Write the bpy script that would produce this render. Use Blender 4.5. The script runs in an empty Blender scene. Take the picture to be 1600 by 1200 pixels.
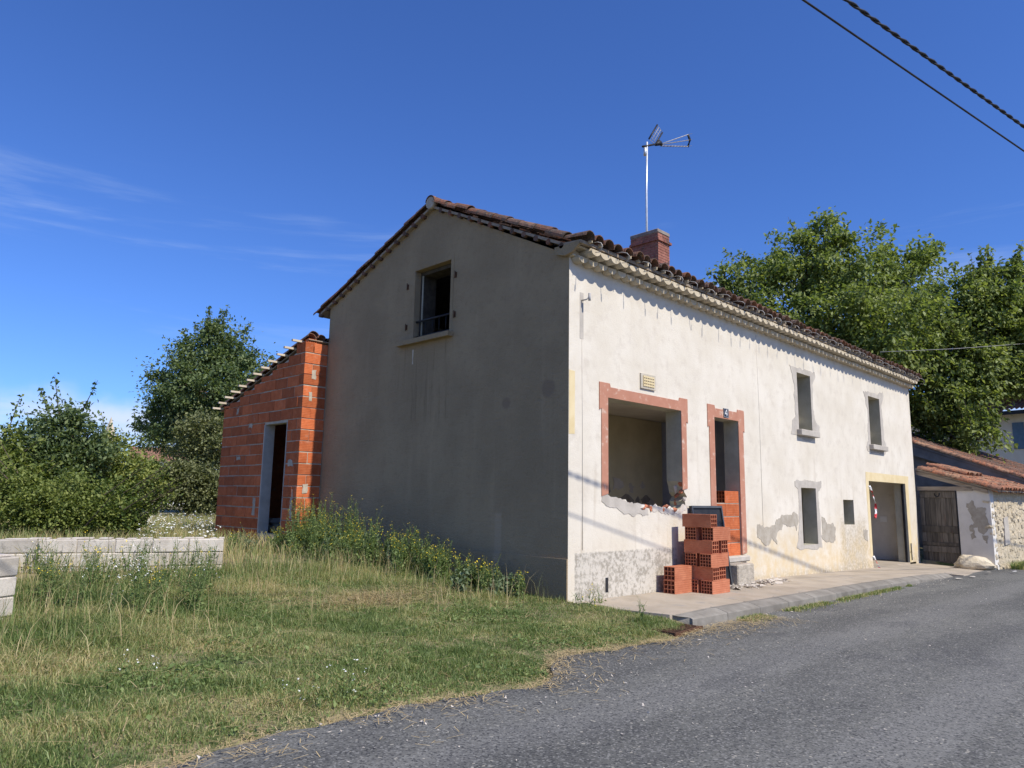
import bpy, bmesh, math, random
import numpy as np
from mathutils import Vector, Matrix
from mathutils.geometry import tessellate_polygon
random.seed(7); rng = np.random.default_rng(7)
S = bpy.context.scene
COL = S.collection
rad = math.radians

# ------------------------------------------------------------------ camera
CAM = np.array([-8.255, -7.000, 1.519]); YAW, PITCH, ROLL, FPX = 0.783465, 0.156925, 0.017418, 1117.2
_f = np.array([math.cos(YAW)*math.cos(PITCH), math.sin(YAW)*math.cos(PITCH), math.sin(PITCH)])
_r0 = np.array([math.sin(YAW), -math.cos(YAW), 0.0]); _u0 = np.cross(_r0, _f)
_r = math.cos(ROLL)*_r0 + math.sin(ROLL)*_u0; _u = -math.sin(ROLL)*_r0 + math.cos(ROLL)*_u0
cd = bpy.data.cameras.new('camera'); cam = bpy.data.objects.new('camera', cd); COL.objects.link(cam)
cd.sensor_fit = 'HORIZONTAL'; cd.sensor_width = 36.0; cd.lens = FPX/1600*36.0
cd.clip_start = 0.05; cd.clip_end = 6000
mw = Matrix.Identity(4)
for i in range(3):
    mw[i][0] = _r[i]; mw[i][1] = _u[i]; mw[i][2] = -_f[i]; mw[i][3] = CAM[i]
cam.matrix_world = mw
S.camera = cam
def ray(px, py): return _f + _r*(px-800)/FPX + _u*(600-py)/FPX
def at(px, py, d): return CAM + d*ray(px, py)
def on_y(px, py, Y=0.0):
    d = ray(px, py); return CAM + d*(Y-CAM[1])/d[1]
def on_x(px, py, X=0.0):
    d = ray(px, py); return CAM + d*(X-CAM[0])/d[0]
def on_z(px, py, Z=0.0):
    d = ray(px, py); return CAM + d*(Z-CAM[2])/d[2]
def fac(px, py): q = on_y(px, py); return (q[0], q[2])
def gab(px, py): q = on_x(px, py); return (q[1], q[2])

# ------------------------------------------------------------------ sky and sun
SUN_EL = 48.0; SK = 0.025
sdir = Vector((SK, -1, 0)).normalized()*math.cos(rad(SUN_EL)) + Vector((0, 0, math.sin(rad(SUN_EL))))
sl = bpy.data.lights.new('sun', 'SUN'); sl.energy = 5.0; sl.angle = rad(0.53); sl.color = (1.0, 0.935, 0.83)
so = bpy.data.objects.new('sun', sl); COL.objects.link(so); so.location = (0, -20, 30)
so.rotation_euler = sdir.to_track_quat('Z', 'Y').to_euler()
W = bpy.data.worlds.new('World'); S.world = W; W.use_nodes = True
nt = W.node_tree; nt.nodes.clear()
def nd(nt, t, **kw):
    n = nt.nodes.new(t)
    for k, v in kw.items(): setattr(n, k, v)
    return n
def lk(nt, a, b): nt.links.new(a, b)
def setin(nt, sock, v):
    if isinstance(v, bpy.types.NodeSocket): nt.links.new(v, sock)
    else: sock.default_value = v
def mth(nt, op, a, b=0.0, c=None, clamp=False):
    n = nd(nt, 'ShaderNodeMath', operation=op); n.use_clamp = clamp
    setin(nt, n.inputs[0], a); setin(nt, n.inputs[1], b)
    if c is not None: setin(nt, n.inputs[2], c)
    return n.outputs[0]
def mr(nt, v, a, b, c=0.0, d=1.0, smooth=True):
    n = nd(nt, 'ShaderNodeMapRange'); n.interpolation_type = 'SMOOTHSTEP' if smooth else 'LINEAR'; n.clamp = True
    setin(nt, n.inputs[0], v)
    for i, q in enumerate((a, b, c, d)): n.inputs[1+i].default_value = q
    return n.outputs[0]
def noise(nt, vec, scale, detail=4.0, rough=0.55, dist=0.0):
    n = nd(nt, 'ShaderNodeTexNoise'); n.inputs['Scale'].default_value = scale; n.inputs['Detail'].default_value = detail
    n.inputs['Roughness'].default_value = rough; n.inputs['Distortion'].default_value = dist
    if vec is not None: lk(nt, vec, n.inputs['Vector'])
    return n.outputs[0]
def mapping(nt, vec, scale=(1, 1, 1), loc=(0, 0, 0), rot=(0, 0, 0)):
    n = nd(nt, 'ShaderNodeMapping'); n.inputs['Scale'].default_value = scale; n.inputs['Location'].default_value = loc; n.inputs['Rotation'].default_value = rot
    lk(nt, vec, n.inputs['Vector']); return n.outputs[0]
def mixc(nt, fac_, a, b, blend='MIX'):
    n = nd(nt, 'ShaderNodeMix', data_type='RGBA', blend_type=blend)
    setin(nt, n.inputs[0], fac_)
    for s, v in ((n.inputs[6], a), (n.inputs[7], b)):
        if isinstance(v, bpy.types.NodeSocket): nt.links.new(v, s)
        else: s.default_value = (*v[:3], 1)
    return n.outputs[2]
sky = nd(nt, 'ShaderNodeTexSky', sky_type='NISHITA'); sky.sun_disc = False
sky.sun_elevation = rad(SUN_EL); sky.sun_rotation = math.atan2(sdir.x, sdir.y)
sky.air_density = 1.0; sky.dust_density = 0.25; sky.ozone_density = 3.5; sky.altitude = 100
geo = nd(nt, 'ShaderNodeTexCoord')
gen = geo.outputs['Generated']
sp = nd(nt, 'ShaderNodeSeparateXYZ'); lk(nt, gen, sp.inputs[0])
# low cloud bank near the horizon and thin cirrus streaks, both all round the sky
bank_n = noise(nt, mapping(nt, gen, (5, 5, 22)), 1.0, 6.0, 0.6)
top = mth(nt, 'ADD', sp.outputs[2], mth(nt, 'MULTIPLY', mth(nt, 'SUBTRACT', noise(nt, mapping(nt, gen, (3, 3, 3)), 2.0, 5.0), 0.5), -0.12))
bank = mth(nt, 'MULTIPLY', mr(nt, top, 0.135, 0.10), mr(nt, bank_n, 0.36, 0.62, 0.30, 1.0))
cir_n = noise(nt, mapping(nt, gen, (1.5, 1.5, 15), (0, 0, -1.55), (rad(6), rad(-4), 0)), 1.0, 6.0, 0.62, 0.3)
cir = mth(nt, 'MULTIPLY', mr(nt, cir_n, 0.50, 0.74, 0.0, 0.36), mth(nt, 'MULTIPLY', mr(nt, sp.outputs[2], 0.16, 0.25), mr(nt, sp.outputs[2], 0.40, 0.33)))
tint = mixc(nt, 1.0, sky.outputs[0], (0.60, 0.91, 1.56), 'MULTIPLY')
c1 = mixc(nt, cir, tint, (6.2, 7.4, 9.4))
c2 = mixc(nt, mth(nt, 'MULTIPLY', bank, 0.80), c1, (7.2, 7.9, 9.6))
bg = nd(nt, 'ShaderNodeBackground'); lk(nt, c2, bg.inputs[0]); bg.inputs[1].default_value = 0.10
wo = nd(nt, 'ShaderNodeOutputWorld'); lk(nt, bg.outputs[0], wo.inputs[0])
S.view_settings.view_transform = 'Standard'; S.view_settings.look = 'None'; S.view_settings.gamma = 1.0
S.view_settings.use_curve_mapping = False; S.view_settings.exposure = 0.12

# ------------------------------------------------------------------ helpers
def link(o): COL.objects.link(o); return o
def tag(o, label=None, cat=None, group=None, kind=None):
    if label: o['label'] = label
    if cat: o['category'] = cat
    if group: o['group'] = group
    if kind: o['kind'] = kind
    return o
def empty(name, loc=(0, 0, 0), rz=0.0, **kw):
    o = bpy.data.objects.new(name, None); link(o); o.location = loc; o.rotation_euler = (0, 0, rz); o.empty_display_size = 0.2
    return tag(o, **kw)
def mesh_obj(name, me, mat=None, parent=None, loc=(0, 0, 0), rot=(0, 0, 0), **kw):
    o = bpy.data.objects.new(name, me); link(o); o.location = loc; o.rotation_euler = rot
    if mat is not None:
        ms = mat if isinstance(mat, (list, tuple)) else [mat]
        if not len(me.materials):
            for m in ms: me.materials.append(m)
    if parent is not None:
        o.parent = parent
    return tag(o, **kw)
class MB:
    def __init__(s): s.v = []; s.f = []; s.m = []; s.sm = []
    def add(s, vs, fs, mi=0, smooth=False):
        b = len(s.v); s.v.extend([tuple(v) for v in vs])
        for f in fs: s.f.append(tuple(b+i for i in f)); s.m.append(mi); s.sm.append(smooth)
        return s
    def box(s, a, b, mi=0, M=None):
        (x0, y0, z0), (x1, y1, z1) = a, b
        vs = [(x0,y0,z0),(x1,y0,z0),(x1,y1,z0),(x0,y1,z0),(x0,y0,z1),(x1,y0,z1),(x1,y1,z1),(x0,y1,z1)]
        if M is not None: vs = [tuple(M @ Vector(v)) for v in vs]
        return s.add(vs, [(0,3,2,1),(4,5,6,7),(0,1,5,4),(1,2,6,5),(2,3,7,6),(3,0,4,7)], mi)
    def tube(s, pts, radii, n=8, mi=0, cap=True):
        pts = [Vector(p) for p in pts]
        if not isinstance(radii, (list, tuple)): radii = [radii]*len(pts)
        rings = []; up = Vector((0.31, 0.17, 0.93))
        for i, p in enumerate(pts):
            t = (pts[min(i+1, len(pts)-1)] - pts[max(i-1, 0)]).normalized()
            a = t.cross(up)
            if a.length < 0.05: a = t.cross(Vector((1, 0, 0)))
            a.normalize(); b = t.cross(a)
            rings.append([p + (a*math.cos(2*math.pi*k/n) + b*math.sin(2*math.pi*k/n))*radii[i] for k in range(n)])
        vs = [v for r in rings for v in r]; fs = []
        for i in range(len(pts)-1):
            for k in range(n): fs.append((i*n+k, i*n+(k+1) % n, (i+1)*n+(k+1) % n, (i+1)*n+k))
        s.add(vs, fs, mi, True)
        if cap:
            s.add(rings[0], [tuple(range(n))], mi); s.add(rings[-1], [tuple(range(n-1, -1, -1))], mi)
        return s
    def prism(s, outer, holes, fn, t0, t1, mi=0, side=0, hole_mi=0, back=None, side_mi=None):
        """outline in 2D with holes, fn(u, v, t) -> 3D; front at t0, back at t1"""
        loops = [outer] + list(holes)
        tris = tessellate_polygon([[Vector((u, v, 0)) for u, v in l] for l in loops])
        flat = [q for l in loops for q in l]; n = len(flat)
        def area(l): return sum(l[i][0]*l[(i+1) % len(l)][1]-l[(i+1) % len(l)][0]*l[i][1] for i in range(len(l)))
        s.add([fn(u, v, t0) for u, v in flat], [t for t in tris], mi)
        s.add([fn(u, v, t1) for u, v in flat], [t[::-1] for t in tris], mi if back is None else back)
        for li, l in enumerate(loops):
            for i in range(len(l)):
                a, b = l[i], l[(i+1) % len(l)]
                m = hole_mi if li else (side_mi(a, b) if side_mi else side)
                s.add([fn(*a, t0), fn(*b, t0), fn(*b, t1), fn(*a, t1)], [(0, 1, 2, 3)], m)
        return s
    def mesh(s, name, recalc=True, bevel=0.0):
        me = bpy.data.meshes.new(name); me.from_pydata(s.v, [], s.f)
        me.polygons.foreach_set('material_index', s.m); me.polygons.foreach_set('use_smooth', s.sm)
        if recalc or bevel:
            bm = bmesh.new(); bm.from_mesh(me)
            bmesh.ops.remove_doubles(bm, verts=bm.verts, dist=1e-5)
            if bevel: bmesh.ops.bevel(bm, geom=[e for e in bm.edges if len(e.link_faces) == 2 and e.calc_face_angle(0) > 0.6], offset=bevel, segments=1, affect='EDGES', profile=0.5)
            bmesh.ops.recalc_face_normals(bm, faces=bm.faces)
            bm.to_mesh(me); bm.free()
        me.update(); return me
    def build(s, name, mat, parent=None, loc=(0, 0, 0), rot=(0, 0, 0), bevel=0.0, recalc=True, **kw):
        return mesh_obj(name, s.mesh(name, recalc, bevel), mat, parent, loc, rot, **kw)
def np_mesh(name, V, F, mat, parent=None, smooth=False, **kw):
    """V (n,3), F (m,k) numpy"""
    me = bpy.data.meshes.new(name); k = F.shape[1]
    me.vertices.add(len(V)); me.vertices.foreach_set('co', np.ascontiguousarray(V, dtype=np.float32).ravel())
    me.loops.add(F.size); me.loops.foreach_set('vertex_index', np.ascontiguousarray(F, dtype=np.int32).ravel())
    me.polygons.add(len(F)); me.polygons.foreach_set('loop_start', np.arange(0, F.size, k, dtype=np.int32))
    me.update(calc_edges=True)
    if smooth: me.polygons.foreach_set('use_smooth', np.ones(len(F), dtype=bool))
    return mesh_obj(name, me, mat, parent, **kw)
def rough(pts, step=0.08, jit=0.02):
    out = []
    for i in range(len(pts)):
        a, b = np.array(pts[i]), np.array(pts[(i+1) % len(pts)]); n = max(1, int(np.linalg.norm(b-a)/step))
        for k in range(n): out.append(tuple(a+(b-a)*k/n + rng.normal(0, jit, 2)))
    return out
FY = lambda u, v, t: (u, t, v)      # facade plane: u = x, v = z, t = y
FX = lambda u, v, t: (t, u, v)      # gable plane: u = y, v = z, t = x

# ------------------------------------------------------------------ materials
def new_mat(name, rough_=0.9, spec=0.25):
    m = bpy.data.materials.new(name); m.use_nodes = True; nt = m.node_tree; nt.nodes.clear()
    b = nd(nt, 'ShaderNodeBsdfPrincipled'); o = nd(nt, 'ShaderNodeOutputMaterial'); lk(nt, b.outputs[0], o.inputs[0])
    b.inputs['Roughness'].default_value = rough_; b.inputs['Specular IOR Level'].default_value = spec
    return m, nt, b
def objco(nt, jitter=False):
    tc = nd(nt, 'ShaderNodeTexCoord').outputs['Object']
    if jitter:
        oi = nd(nt, 'ShaderNodeObjectInfo'); cm = nd(nt, 'ShaderNodeVectorMath', operation='ADD'); lk(nt, tc, cm.inputs[0])
        sc = mth(nt, 'MULTIPLY', oi.outputs['Random'], 37.0); lk(nt, sc, cm.inputs[1]); return cm.outputs[0], oi.outputs['Random']
    return tc
def bump(nt, b, h, strength=0.4, dist=0.02):
    n = nd(nt, 'ShaderNodeBump'); n.inputs['Strength'].default_value = strength; n.inputs['Distance'].default_value = dist
    lk(nt, h, n.inputs['Height']); lk(nt, n.outputs[0], b.inputs['Normal'])
def mat_var(name, c1, c2, scale=3.0, rough_=0.9, bs=0.3, bscale=40.0, bd=0.01, per=0.0, c3=None, s3=9.0, t3=(0.6, 0.75), spec=0.25, stretch=(1, 1, 1), metal=0.0):
    m, nt, b = new_mat(name, rough_, spec); v, rnd = objco(nt, True) if per else (objco(nt), None)
    vs = mapping(nt, v, stretch)
    col = mixc(nt, mr(nt, noise(nt, vs, scale, 6, 0.6), 0.3, 0.7), c1, c2)
    if c3 is not None: col = mixc(nt, mr(nt, noise(nt, vs, s3, 6, 0.65), *t3), col, c3)
    if per:
        hsv = nd(nt, 'ShaderNodeHueSaturation'); lk(nt, col, hsv.inputs['Color']); lk(nt, mth(nt, 'ADD', mth(nt, 'MULTIPLY', rnd, per), 1-per/2), hsv.inputs['Value']); col = hsv.outputs[0]
    lk(nt, col, b.inputs['Base Color']); b.inputs['Metallic'].default_value = metal
    if bs: bump(nt, b, noise(nt, vs, bscale, 5, 0.6), bs, bd)
    return m
def boxmask(nt, x, z, x0, x1, z0, z1, soft, nz, amp):
    d = mth(nt, 'MULTIPLY', mth(nt, 'SUBTRACT', nz, 0.5), amp)
    a = mth(nt, 'MINIMUM', mth(nt, 'SUBTRACT', x, x0), mth(nt, 'SUBTRACT', x1, x)); c = mth(nt, 'MINIMUM', mth(nt, 'SUBTRACT', z, z0), mth(nt, 'SUBTRACT', z1, z))
    return mr(nt, mth(nt, 'ADD', mth(nt, 'MINIMUM', a, c), d), -soft, soft)

def facade_material():
    m, nt, b = new_mat('cream_render', 0.95, 0.15); v = objco(nt)
    sx = nd(nt, 'ShaderNodeSeparateXYZ'); lk(nt, v, sx.inputs[0]); x, z = sx.outputs[0], sx.outputs[2]
    n1 = noise(nt, v, 0.9, 6, 0.6); n2 = noise(nt, v, 3.5, 7, 0.65); n3 = noise(nt, v, 14, 6, 0.7); n4 = noise(nt, v, 45, 4, 0.7)
    col = mixc(nt, mr(nt, n1, 0.3, 0.7), (0.605, 0.55, 0.45), (0.69, 0.64, 0.545))
    col = mixc(nt, mr(nt, n2, 0.48, 0.72, 0, 0.7), col, (0.54, 0.485, 0.40))
    st = noise(nt, mapping(nt, v, (5.0, 1, 0.35)), 1.0, 6, 0.6)
    col = mixc(nt, mth(nt, 'MULTIPLY', mr(nt, st, 0.56, 0.75, 0, 0.5), mr(nt, z, 5.2, 0.8, 0.25, 1.0)), col, (0.45, 0.38, 0.28))
    # ochre damp towards the foot of the wall
    och = mth(nt, 'MULTIPLY', mr(nt, mth(nt, 'ADD', z, mth(nt, 'MULTIPLY', n1, 1.2)), 1.95, 0.75), mr(nt, n2, 0.30, 0.62))
    col = mixc(nt, mth(nt, 'MULTIPLY', och, mr(nt, x, 1.5, 4.0, 0.15, 0.85)), col, (0.62, 0.49, 0.29))
    # weathered plinth at the corner: black algae speckle
    dado = boxmask(nt, x, z, 0.16, 2.95, -0.5, 0.70, 0.02, n3, 0.05)
    col = mixc(nt, mth(nt, 'MULTIPLY', dado, 0.85), col, (0.54, 0.50, 0.43))
    spk = mth(nt, 'MULTIPLY', mr(nt, mth(nt, 'ADD', mth(nt, 'MULTIPLY', n3, 0.55), mth(nt, 'MULTIPLY', n2, 0.55)), 0.49, 0.64), dado)
    col = mixc(nt, mth(nt, 'MULTIPLY', spk, 0.72), col, (0.24, 0.215, 0.17))
    foot = mth(nt, 'MULTIPLY', mr(nt, mth(nt, 'ADD', z, mth(nt, 'MULTIPLY', n2, 0.35)), 0.32, 0.02), mr(nt, n3, 0.35, 0.62))
    col = mixc(nt, mth(nt, 'MULTIPLY', foot, 0.6), col, (0.30, 0.26, 0.19))
    # old damp patch left of the garage
    dp = boxmask(nt, x, z, 10.6, 12.3, -0.4, 1.05, 0.25, n2, 0.9)
    col = mixc(nt, mth(nt, 'MULTIPLY', dp, mr(nt, n3, 0.35, 0.7, 0.1, 0.7)), col, (0.34, 0.29, 0.21))
    lk(nt, col, b.inputs['Base Color'])
    bump(nt, b, mth(nt, 'ADD', mth(nt, 'MULTIPLY', n3, 0.5), mth(nt, 'MULTIPLY', n4, 0.5)), 0.5, 0.02)
    return m
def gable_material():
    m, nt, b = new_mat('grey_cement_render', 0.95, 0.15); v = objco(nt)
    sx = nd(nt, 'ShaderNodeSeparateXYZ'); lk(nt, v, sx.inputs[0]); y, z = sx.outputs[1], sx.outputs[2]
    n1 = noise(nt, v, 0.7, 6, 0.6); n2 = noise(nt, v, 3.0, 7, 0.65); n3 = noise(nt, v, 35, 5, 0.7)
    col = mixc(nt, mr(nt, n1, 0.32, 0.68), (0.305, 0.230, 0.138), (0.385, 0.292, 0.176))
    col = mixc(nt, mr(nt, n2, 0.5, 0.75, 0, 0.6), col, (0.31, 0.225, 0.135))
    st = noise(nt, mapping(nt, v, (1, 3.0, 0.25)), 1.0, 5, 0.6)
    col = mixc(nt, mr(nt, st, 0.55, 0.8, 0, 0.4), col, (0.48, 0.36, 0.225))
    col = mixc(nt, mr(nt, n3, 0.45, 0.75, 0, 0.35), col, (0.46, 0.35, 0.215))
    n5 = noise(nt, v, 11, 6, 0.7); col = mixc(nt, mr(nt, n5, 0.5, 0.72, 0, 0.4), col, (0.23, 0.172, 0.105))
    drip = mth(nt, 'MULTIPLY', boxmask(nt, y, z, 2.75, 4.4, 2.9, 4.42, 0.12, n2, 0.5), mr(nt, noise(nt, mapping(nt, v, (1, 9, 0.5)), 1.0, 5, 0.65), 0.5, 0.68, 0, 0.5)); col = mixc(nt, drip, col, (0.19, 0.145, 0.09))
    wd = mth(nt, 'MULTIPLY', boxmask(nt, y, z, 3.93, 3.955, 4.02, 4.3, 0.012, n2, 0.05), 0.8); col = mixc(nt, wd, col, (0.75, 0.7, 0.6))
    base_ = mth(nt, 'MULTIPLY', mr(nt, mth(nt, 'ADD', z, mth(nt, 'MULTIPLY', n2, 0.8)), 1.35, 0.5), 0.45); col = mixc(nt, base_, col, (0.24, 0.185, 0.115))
    for (yy, zz, r0) in ((0.42, 3.22, 0.16), (1.35, 3.05, 0.11)):
        d = mth(nt, 'SQRT', mth(nt, 'ADD', mth(nt, 'POWER', mth(nt, 'SUBTRACT', y, yy), 2.0), mth(nt, 'POWER', mth(nt, 'SUBTRACT', z, zz), 2.0)))
        col = mixc(nt, mr(nt, mth(nt, 'ADD', d, mth(nt, 'MULTIPLY', n2, 0.1)), r0+0.07, r0), col, (0.27, 0.20, 0.13))
    scar = boxmask(nt, y, z, 1.42, 1.56, -0.1, 1.25, 0.03, n2, 0.12)
    col = mixc(nt, mth(nt, 'MULTIPLY', scar, 0.7), col, (0.45, 0.345, 0.23))
    lk(nt, col, b.inputs['Base Color'])
    trow = noise(nt, mapping(nt, v, (1, 2.5, 9)), 1.6, 5, 0.65)
    bump(nt, b, mth(nt, 'ADD', n3, mth(nt, 'ADD', mth(nt, 'MULTIPLY', n2, 0.6), mth(nt, 'MULTIPLY', trow, 0.8))), 0.7, 0.03)
    return m
def clay_material(name, c1, c2, mort=None, groove=True, per=0.25):
    m, nt, b = new_mat(name, 0.9, 0.2); v, rnd = objco(nt, True); raw = nd(nt, 'ShaderNodeTexCoord').outputs['Object']
    n2 = noise(nt, v, 6, 6, 0.65); n3 = noise(nt, v, 28, 5, 0.7)
    col = mixc(nt, mr(nt, n2, 0.3, 0.7), c1, c2)
    if mort is not None: col = mixc(nt, mr(nt, noise(nt, v, 7.5, 7, 0.72), 0.57, 0.70, 0, 0.5), col, mort)
    hsv = nd(nt, 'ShaderNodeHueSaturation'); lk(nt, col, hsv.inputs['Color']); lk(nt, mth(nt, 'ADD', mth(nt, 'MULTIPLY', rnd, per), 1-per/2), hsv.inputs['Value'])
    lk(nt, hsv.outputs[0], b.inputs['Base Color'])
    h = mth(nt, 'MULTIPLY', n3, 0.35)
    if groove:
        sx = nd(nt, 'ShaderNodeSeparateXYZ'); lk(nt, raw, sx.inputs[0])
        g = mth(nt, 'ADD', mth(nt, 'SINE', mth(nt, 'MULTIPLY', sx.outputs[2], 180.0)), 0.0)
        h = mth(nt, 'ADD', h, mth(nt, 'MULTIPLY', mr(nt, g, -0.9, -0.3), 0.6))
    bump(nt, b, h, 0.5, 0.008)
    return m
def tile_material(name, fresh=False):
    m, nt, b = new_mat(name, 0.92, 0.2); v, rnd = objco(nt, True)
    isl = nd(nt, 'ShaderNodeNewGeometry').outputs['Random Per Island']
    r = nd(nt, 'ShaderNodeValToRGB'); lk(nt, mth(nt, 'FRACT', mth(nt, 'ADD', mth(nt, 'MULTIPLY', isl, 7.3), rnd)), r.inputs[0])
    e = r.color_ramp.elements
    cols = [(0.15, 0.075, 0.05), (0.24, 0.105, 0.062), (0.12, 0.075, 0.058), (0.21, 0.125, 0.09)] if not fresh else [(0.34, 0.14, 0.075), (0.42, 0.18, 0.10), (0.28, 0.14, 0.09), (0.40, 0.23, 0.14)]
    e[0].color = (*cols[0], 1); e[1].color = (*cols[3], 1); e[1].position = 0.9
    for p_, c in ((0.35, cols[1]), (0.62, cols[2])): q = r.color_ramp.elements.new(p_); q.color = (*c, 1)
    n2 = noise(nt, v, 9, 7, 0.7); n3 = noise(nt, v, 22, 6, 0.7)
    k = 0.75 if fresh else 0.9
    col = mixc(nt, mr(nt, n2, 0.44, 0.60, 0, k), r.outputs[0], (0.075, 0.06, 0.05))
    col = mixc(nt, mr(nt, n3, 0.58, 0.68, 0, 0.75 if not fresh else 0.4), col, (0.36, 0.32, 0.24))
    col = mixc(nt, mr(nt, noise(nt, v, 13, 5, 0.6), 0.66, 0.72, 0, 0.8 if not fresh else 0.2), col, (0.38, 0.17, 0.05))
    lk(nt, col, b.inputs['Base Color']); bump(nt, b, n3, 0.5, 0.02)
    return m
def leaf_material(name, dark, mid, light, trans=0.35, soft=0.55):
    m = bpy.data.materials.new(name); m.use_nodes = True; nt = m.node_tree; nt.nodes.clear()
    isl = nd(nt, 'ShaderNodeNewGeometry').outputs['Random Per Island']
    r = nd(nt, 'ShaderNodeValToRGB'); lk(nt, isl, r.inputs[0]); e = r.color_ramp.elements
    e[0].color = (*dark, 1); e[1].color = (*light, 1); q = e.new(0.55); q.color = (*mid, 1)
    big = noise(nt, nd(nt, 'ShaderNodeTexCoord').outputs['Object'], 0.45, 3)
    col = mixc(nt, mr(nt, big, 0.35, 0.65, 0, 0.3), r.outputs[0], light)
    p = nd(nt, 'ShaderNodeBsdfPrincipled'); lk(nt, col, p.inputs['Base Color']); p.inputs['Roughness'].default_value = soft; p.inputs['Specular IOR Level'].default_value = 0.35
    t = nd(nt, 'ShaderNodeBsdfTranslucent'); tc = mixc(nt, 1.0, col, (1.2, 1.25, 0.6), 'MULTIPLY'); lk(nt, tc, t.inputs[0])
    mx = nd(nt, 'ShaderNodeMixShader'); mx.inputs[0].default_value = trans; lk(nt, p.outputs[0], mx.inputs[1]); lk(nt, t.outputs[0], mx.inputs[2])
    o = nd(nt, 'ShaderNodeOutputMaterial'); lk(nt, mx.outputs[0], o.inputs[0]); return m
def grass_material():
    m = bpy.data.materials.new('grass_blades'); m.use_nodes = True; nt = m.node_tree; nt.nodes.clear()
    isl = nd(nt, 'ShaderNodeNewGeometry').outputs['Random Per Island']
    v = nd(nt, 'ShaderNodeTexCoord').outputs['Object']
    reg = mth(nt, 'ADD', mth(nt, 'MULTIPLY', noise(nt, v, 0.9, 4, 0.6), 0.65), mth(nt, 'MULTIPLY', isl, 0.50))
    at_ = nd(nt, 'ShaderNodeAttribute', attribute_name='dry')
    reg = mth(nt, 'ADD', reg, at_.outputs['Fac'])
    r = nd(nt, 'ShaderNodeValToRGB'); lk(nt, reg, r.inputs[0]); e = r.color_ramp.elements
    e[0].position = 0.28; e[0].color = (0.11, 0.165, 0.045, 1); e[1].position = 1.0; e[1].color = (0.52, 0.40, 0.22, 1)
    for p_, c in ((0.43, (0.185, 0.26, 0.075)), (0.56, (0.31, 0.335, 0.125)), (0.70, (0.46, 0.40, 0.19))): q = e.new(p_); q.color = (*c, 1)
    p = nd(nt, 'ShaderNodeBsdfPrincipled'); lk(nt, r.outputs[0], p.inputs['Base Color']); p.inputs['Roughness'].default_value = 0.5; p.inputs['Specular IOR Level'].default_value = 0.4
    t = nd(nt, 'ShaderNodeBsdfTranslucent'); lk(nt, mixc(nt, 1.0, r.outputs[0], (1.2, 1.25, 0.6), 'MULTIPLY'), t.inputs[0])
    mx = nd(nt, 'ShaderNodeMixShader'); mx.inputs[0].default_value = 0.3; lk(nt, p.outputs[0], mx.inputs[1]); lk(nt, t.outputs[0], mx.inputs[2])
    o = nd(nt, 'ShaderNodeOutputMaterial'); lk(nt, mx.outputs[0], o.inputs[0]); return m
def road_material():
    m, nt, b = new_mat('chip_asphalt', 0.9, 0.25); v = objco(nt)
    vor = nd(nt, 'ShaderNodeTexVoronoi'); vor.inputs['Scale'].default_value = 75.0; lk(nt, v, vor.inputs['Vector'])
    wn = nd(nt, 'ShaderNodeSeparateXYZ'); lk(nt, vor.outputs['Color'], wn.inputs[0])
    vor2 = nd(nt, 'ShaderNodeTexVoronoi'); vor2.inputs['Scale'].default_value = 60.0; lk(nt, v, vor2.inputs['Vector'])
    wn2 = nd(nt, 'ShaderNodeSeparateXYZ'); lk(nt, vor2.outputs['Color'], wn2.inputs[0])
    n1 = noise(nt, mapping(nt, v, (0.25, 1.1, 1)), 1.0, 5, 0.6); n2 = noise(nt, v, 5, 6, 0.65); n3 = noise(nt, v, 160, 3, 0.7)
    col = mixc(nt, mr(nt, n1, 0.34, 0.66), (0.094, 0.094, 0.086), (0.162, 0.160, 0.142))
    col = mixc(nt, mr(nt, n2, 0.42, 0.72, 0, 0.45), col, (0.080, 0.080, 0.078))
    yy_ = nd(nt, 'ShaderNodeSeparateXYZ'); lk(nt, v, yy_.inputs[0])
    trk = mth(nt, 'SINE', mth(nt, 'ADD', mth(nt, 'MULTIPLY', yy_.outputs[1], 3.6), mth(nt, 'MULTIPLY', n1, 3.0)))
    col = mixc(nt, mr(nt, trk, 0.2, 0.95, 0, 0.35), col, (0.20, 0.197, 0.185))
    pt = noise(nt, mapping(nt, v, (0.5, 0.9, 1), loc=(3, 1, 0)), 1.1, 3, 0.5)
    col = mixc(nt, mr(nt, pt, 0.60, 0.63, 0, 0.35), col, (0.07, 0.07, 0.07))
    col = mixc(nt, mr(nt, wn.outputs[0], 0.62, 1.0, 0, 0.75), col, (0.255, 0.25, 0.23))
    col = mixc(nt, mr(nt, wn.outputs[1], 0.62, 0.95, 0, 0.75), col, (0.03, 0.031, 0.034))
    col = mixc(nt, mr(nt, wn2.outputs[0], 0.985, 0.995, 0, 0.75), col, (0.42, 0.39, 0.32))
    lk(nt, col, b.inputs['Base Color'])
    bump(nt, b, mth(nt, 'ADD', mth(nt, 'MULTIPLY', wn.outputs[2], 0.6), mth(nt, 'MULTIPLY', n3, 0.5)), 0.55, 0.008)
    return m
M = {}
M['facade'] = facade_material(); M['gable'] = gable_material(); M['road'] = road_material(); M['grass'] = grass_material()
M['cement'] = mat_var('grey_cement_repair', (0.385, 0.35, 0.30), (0.485, 0.445, 0.385), 4, bs=0.4)
M['damp'] = mat_var('bare_grey_plaster', (0.33, 0.29, 0.23), (0.43, 0.39, 0.32), 5, bs=0.6, bscale=25)
M['reveal'] = mat_var('window_reveal_cement', (0.36, 0.335, 0.25), (0.46, 0.43, 0.325), 3, bs=0.3)
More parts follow.
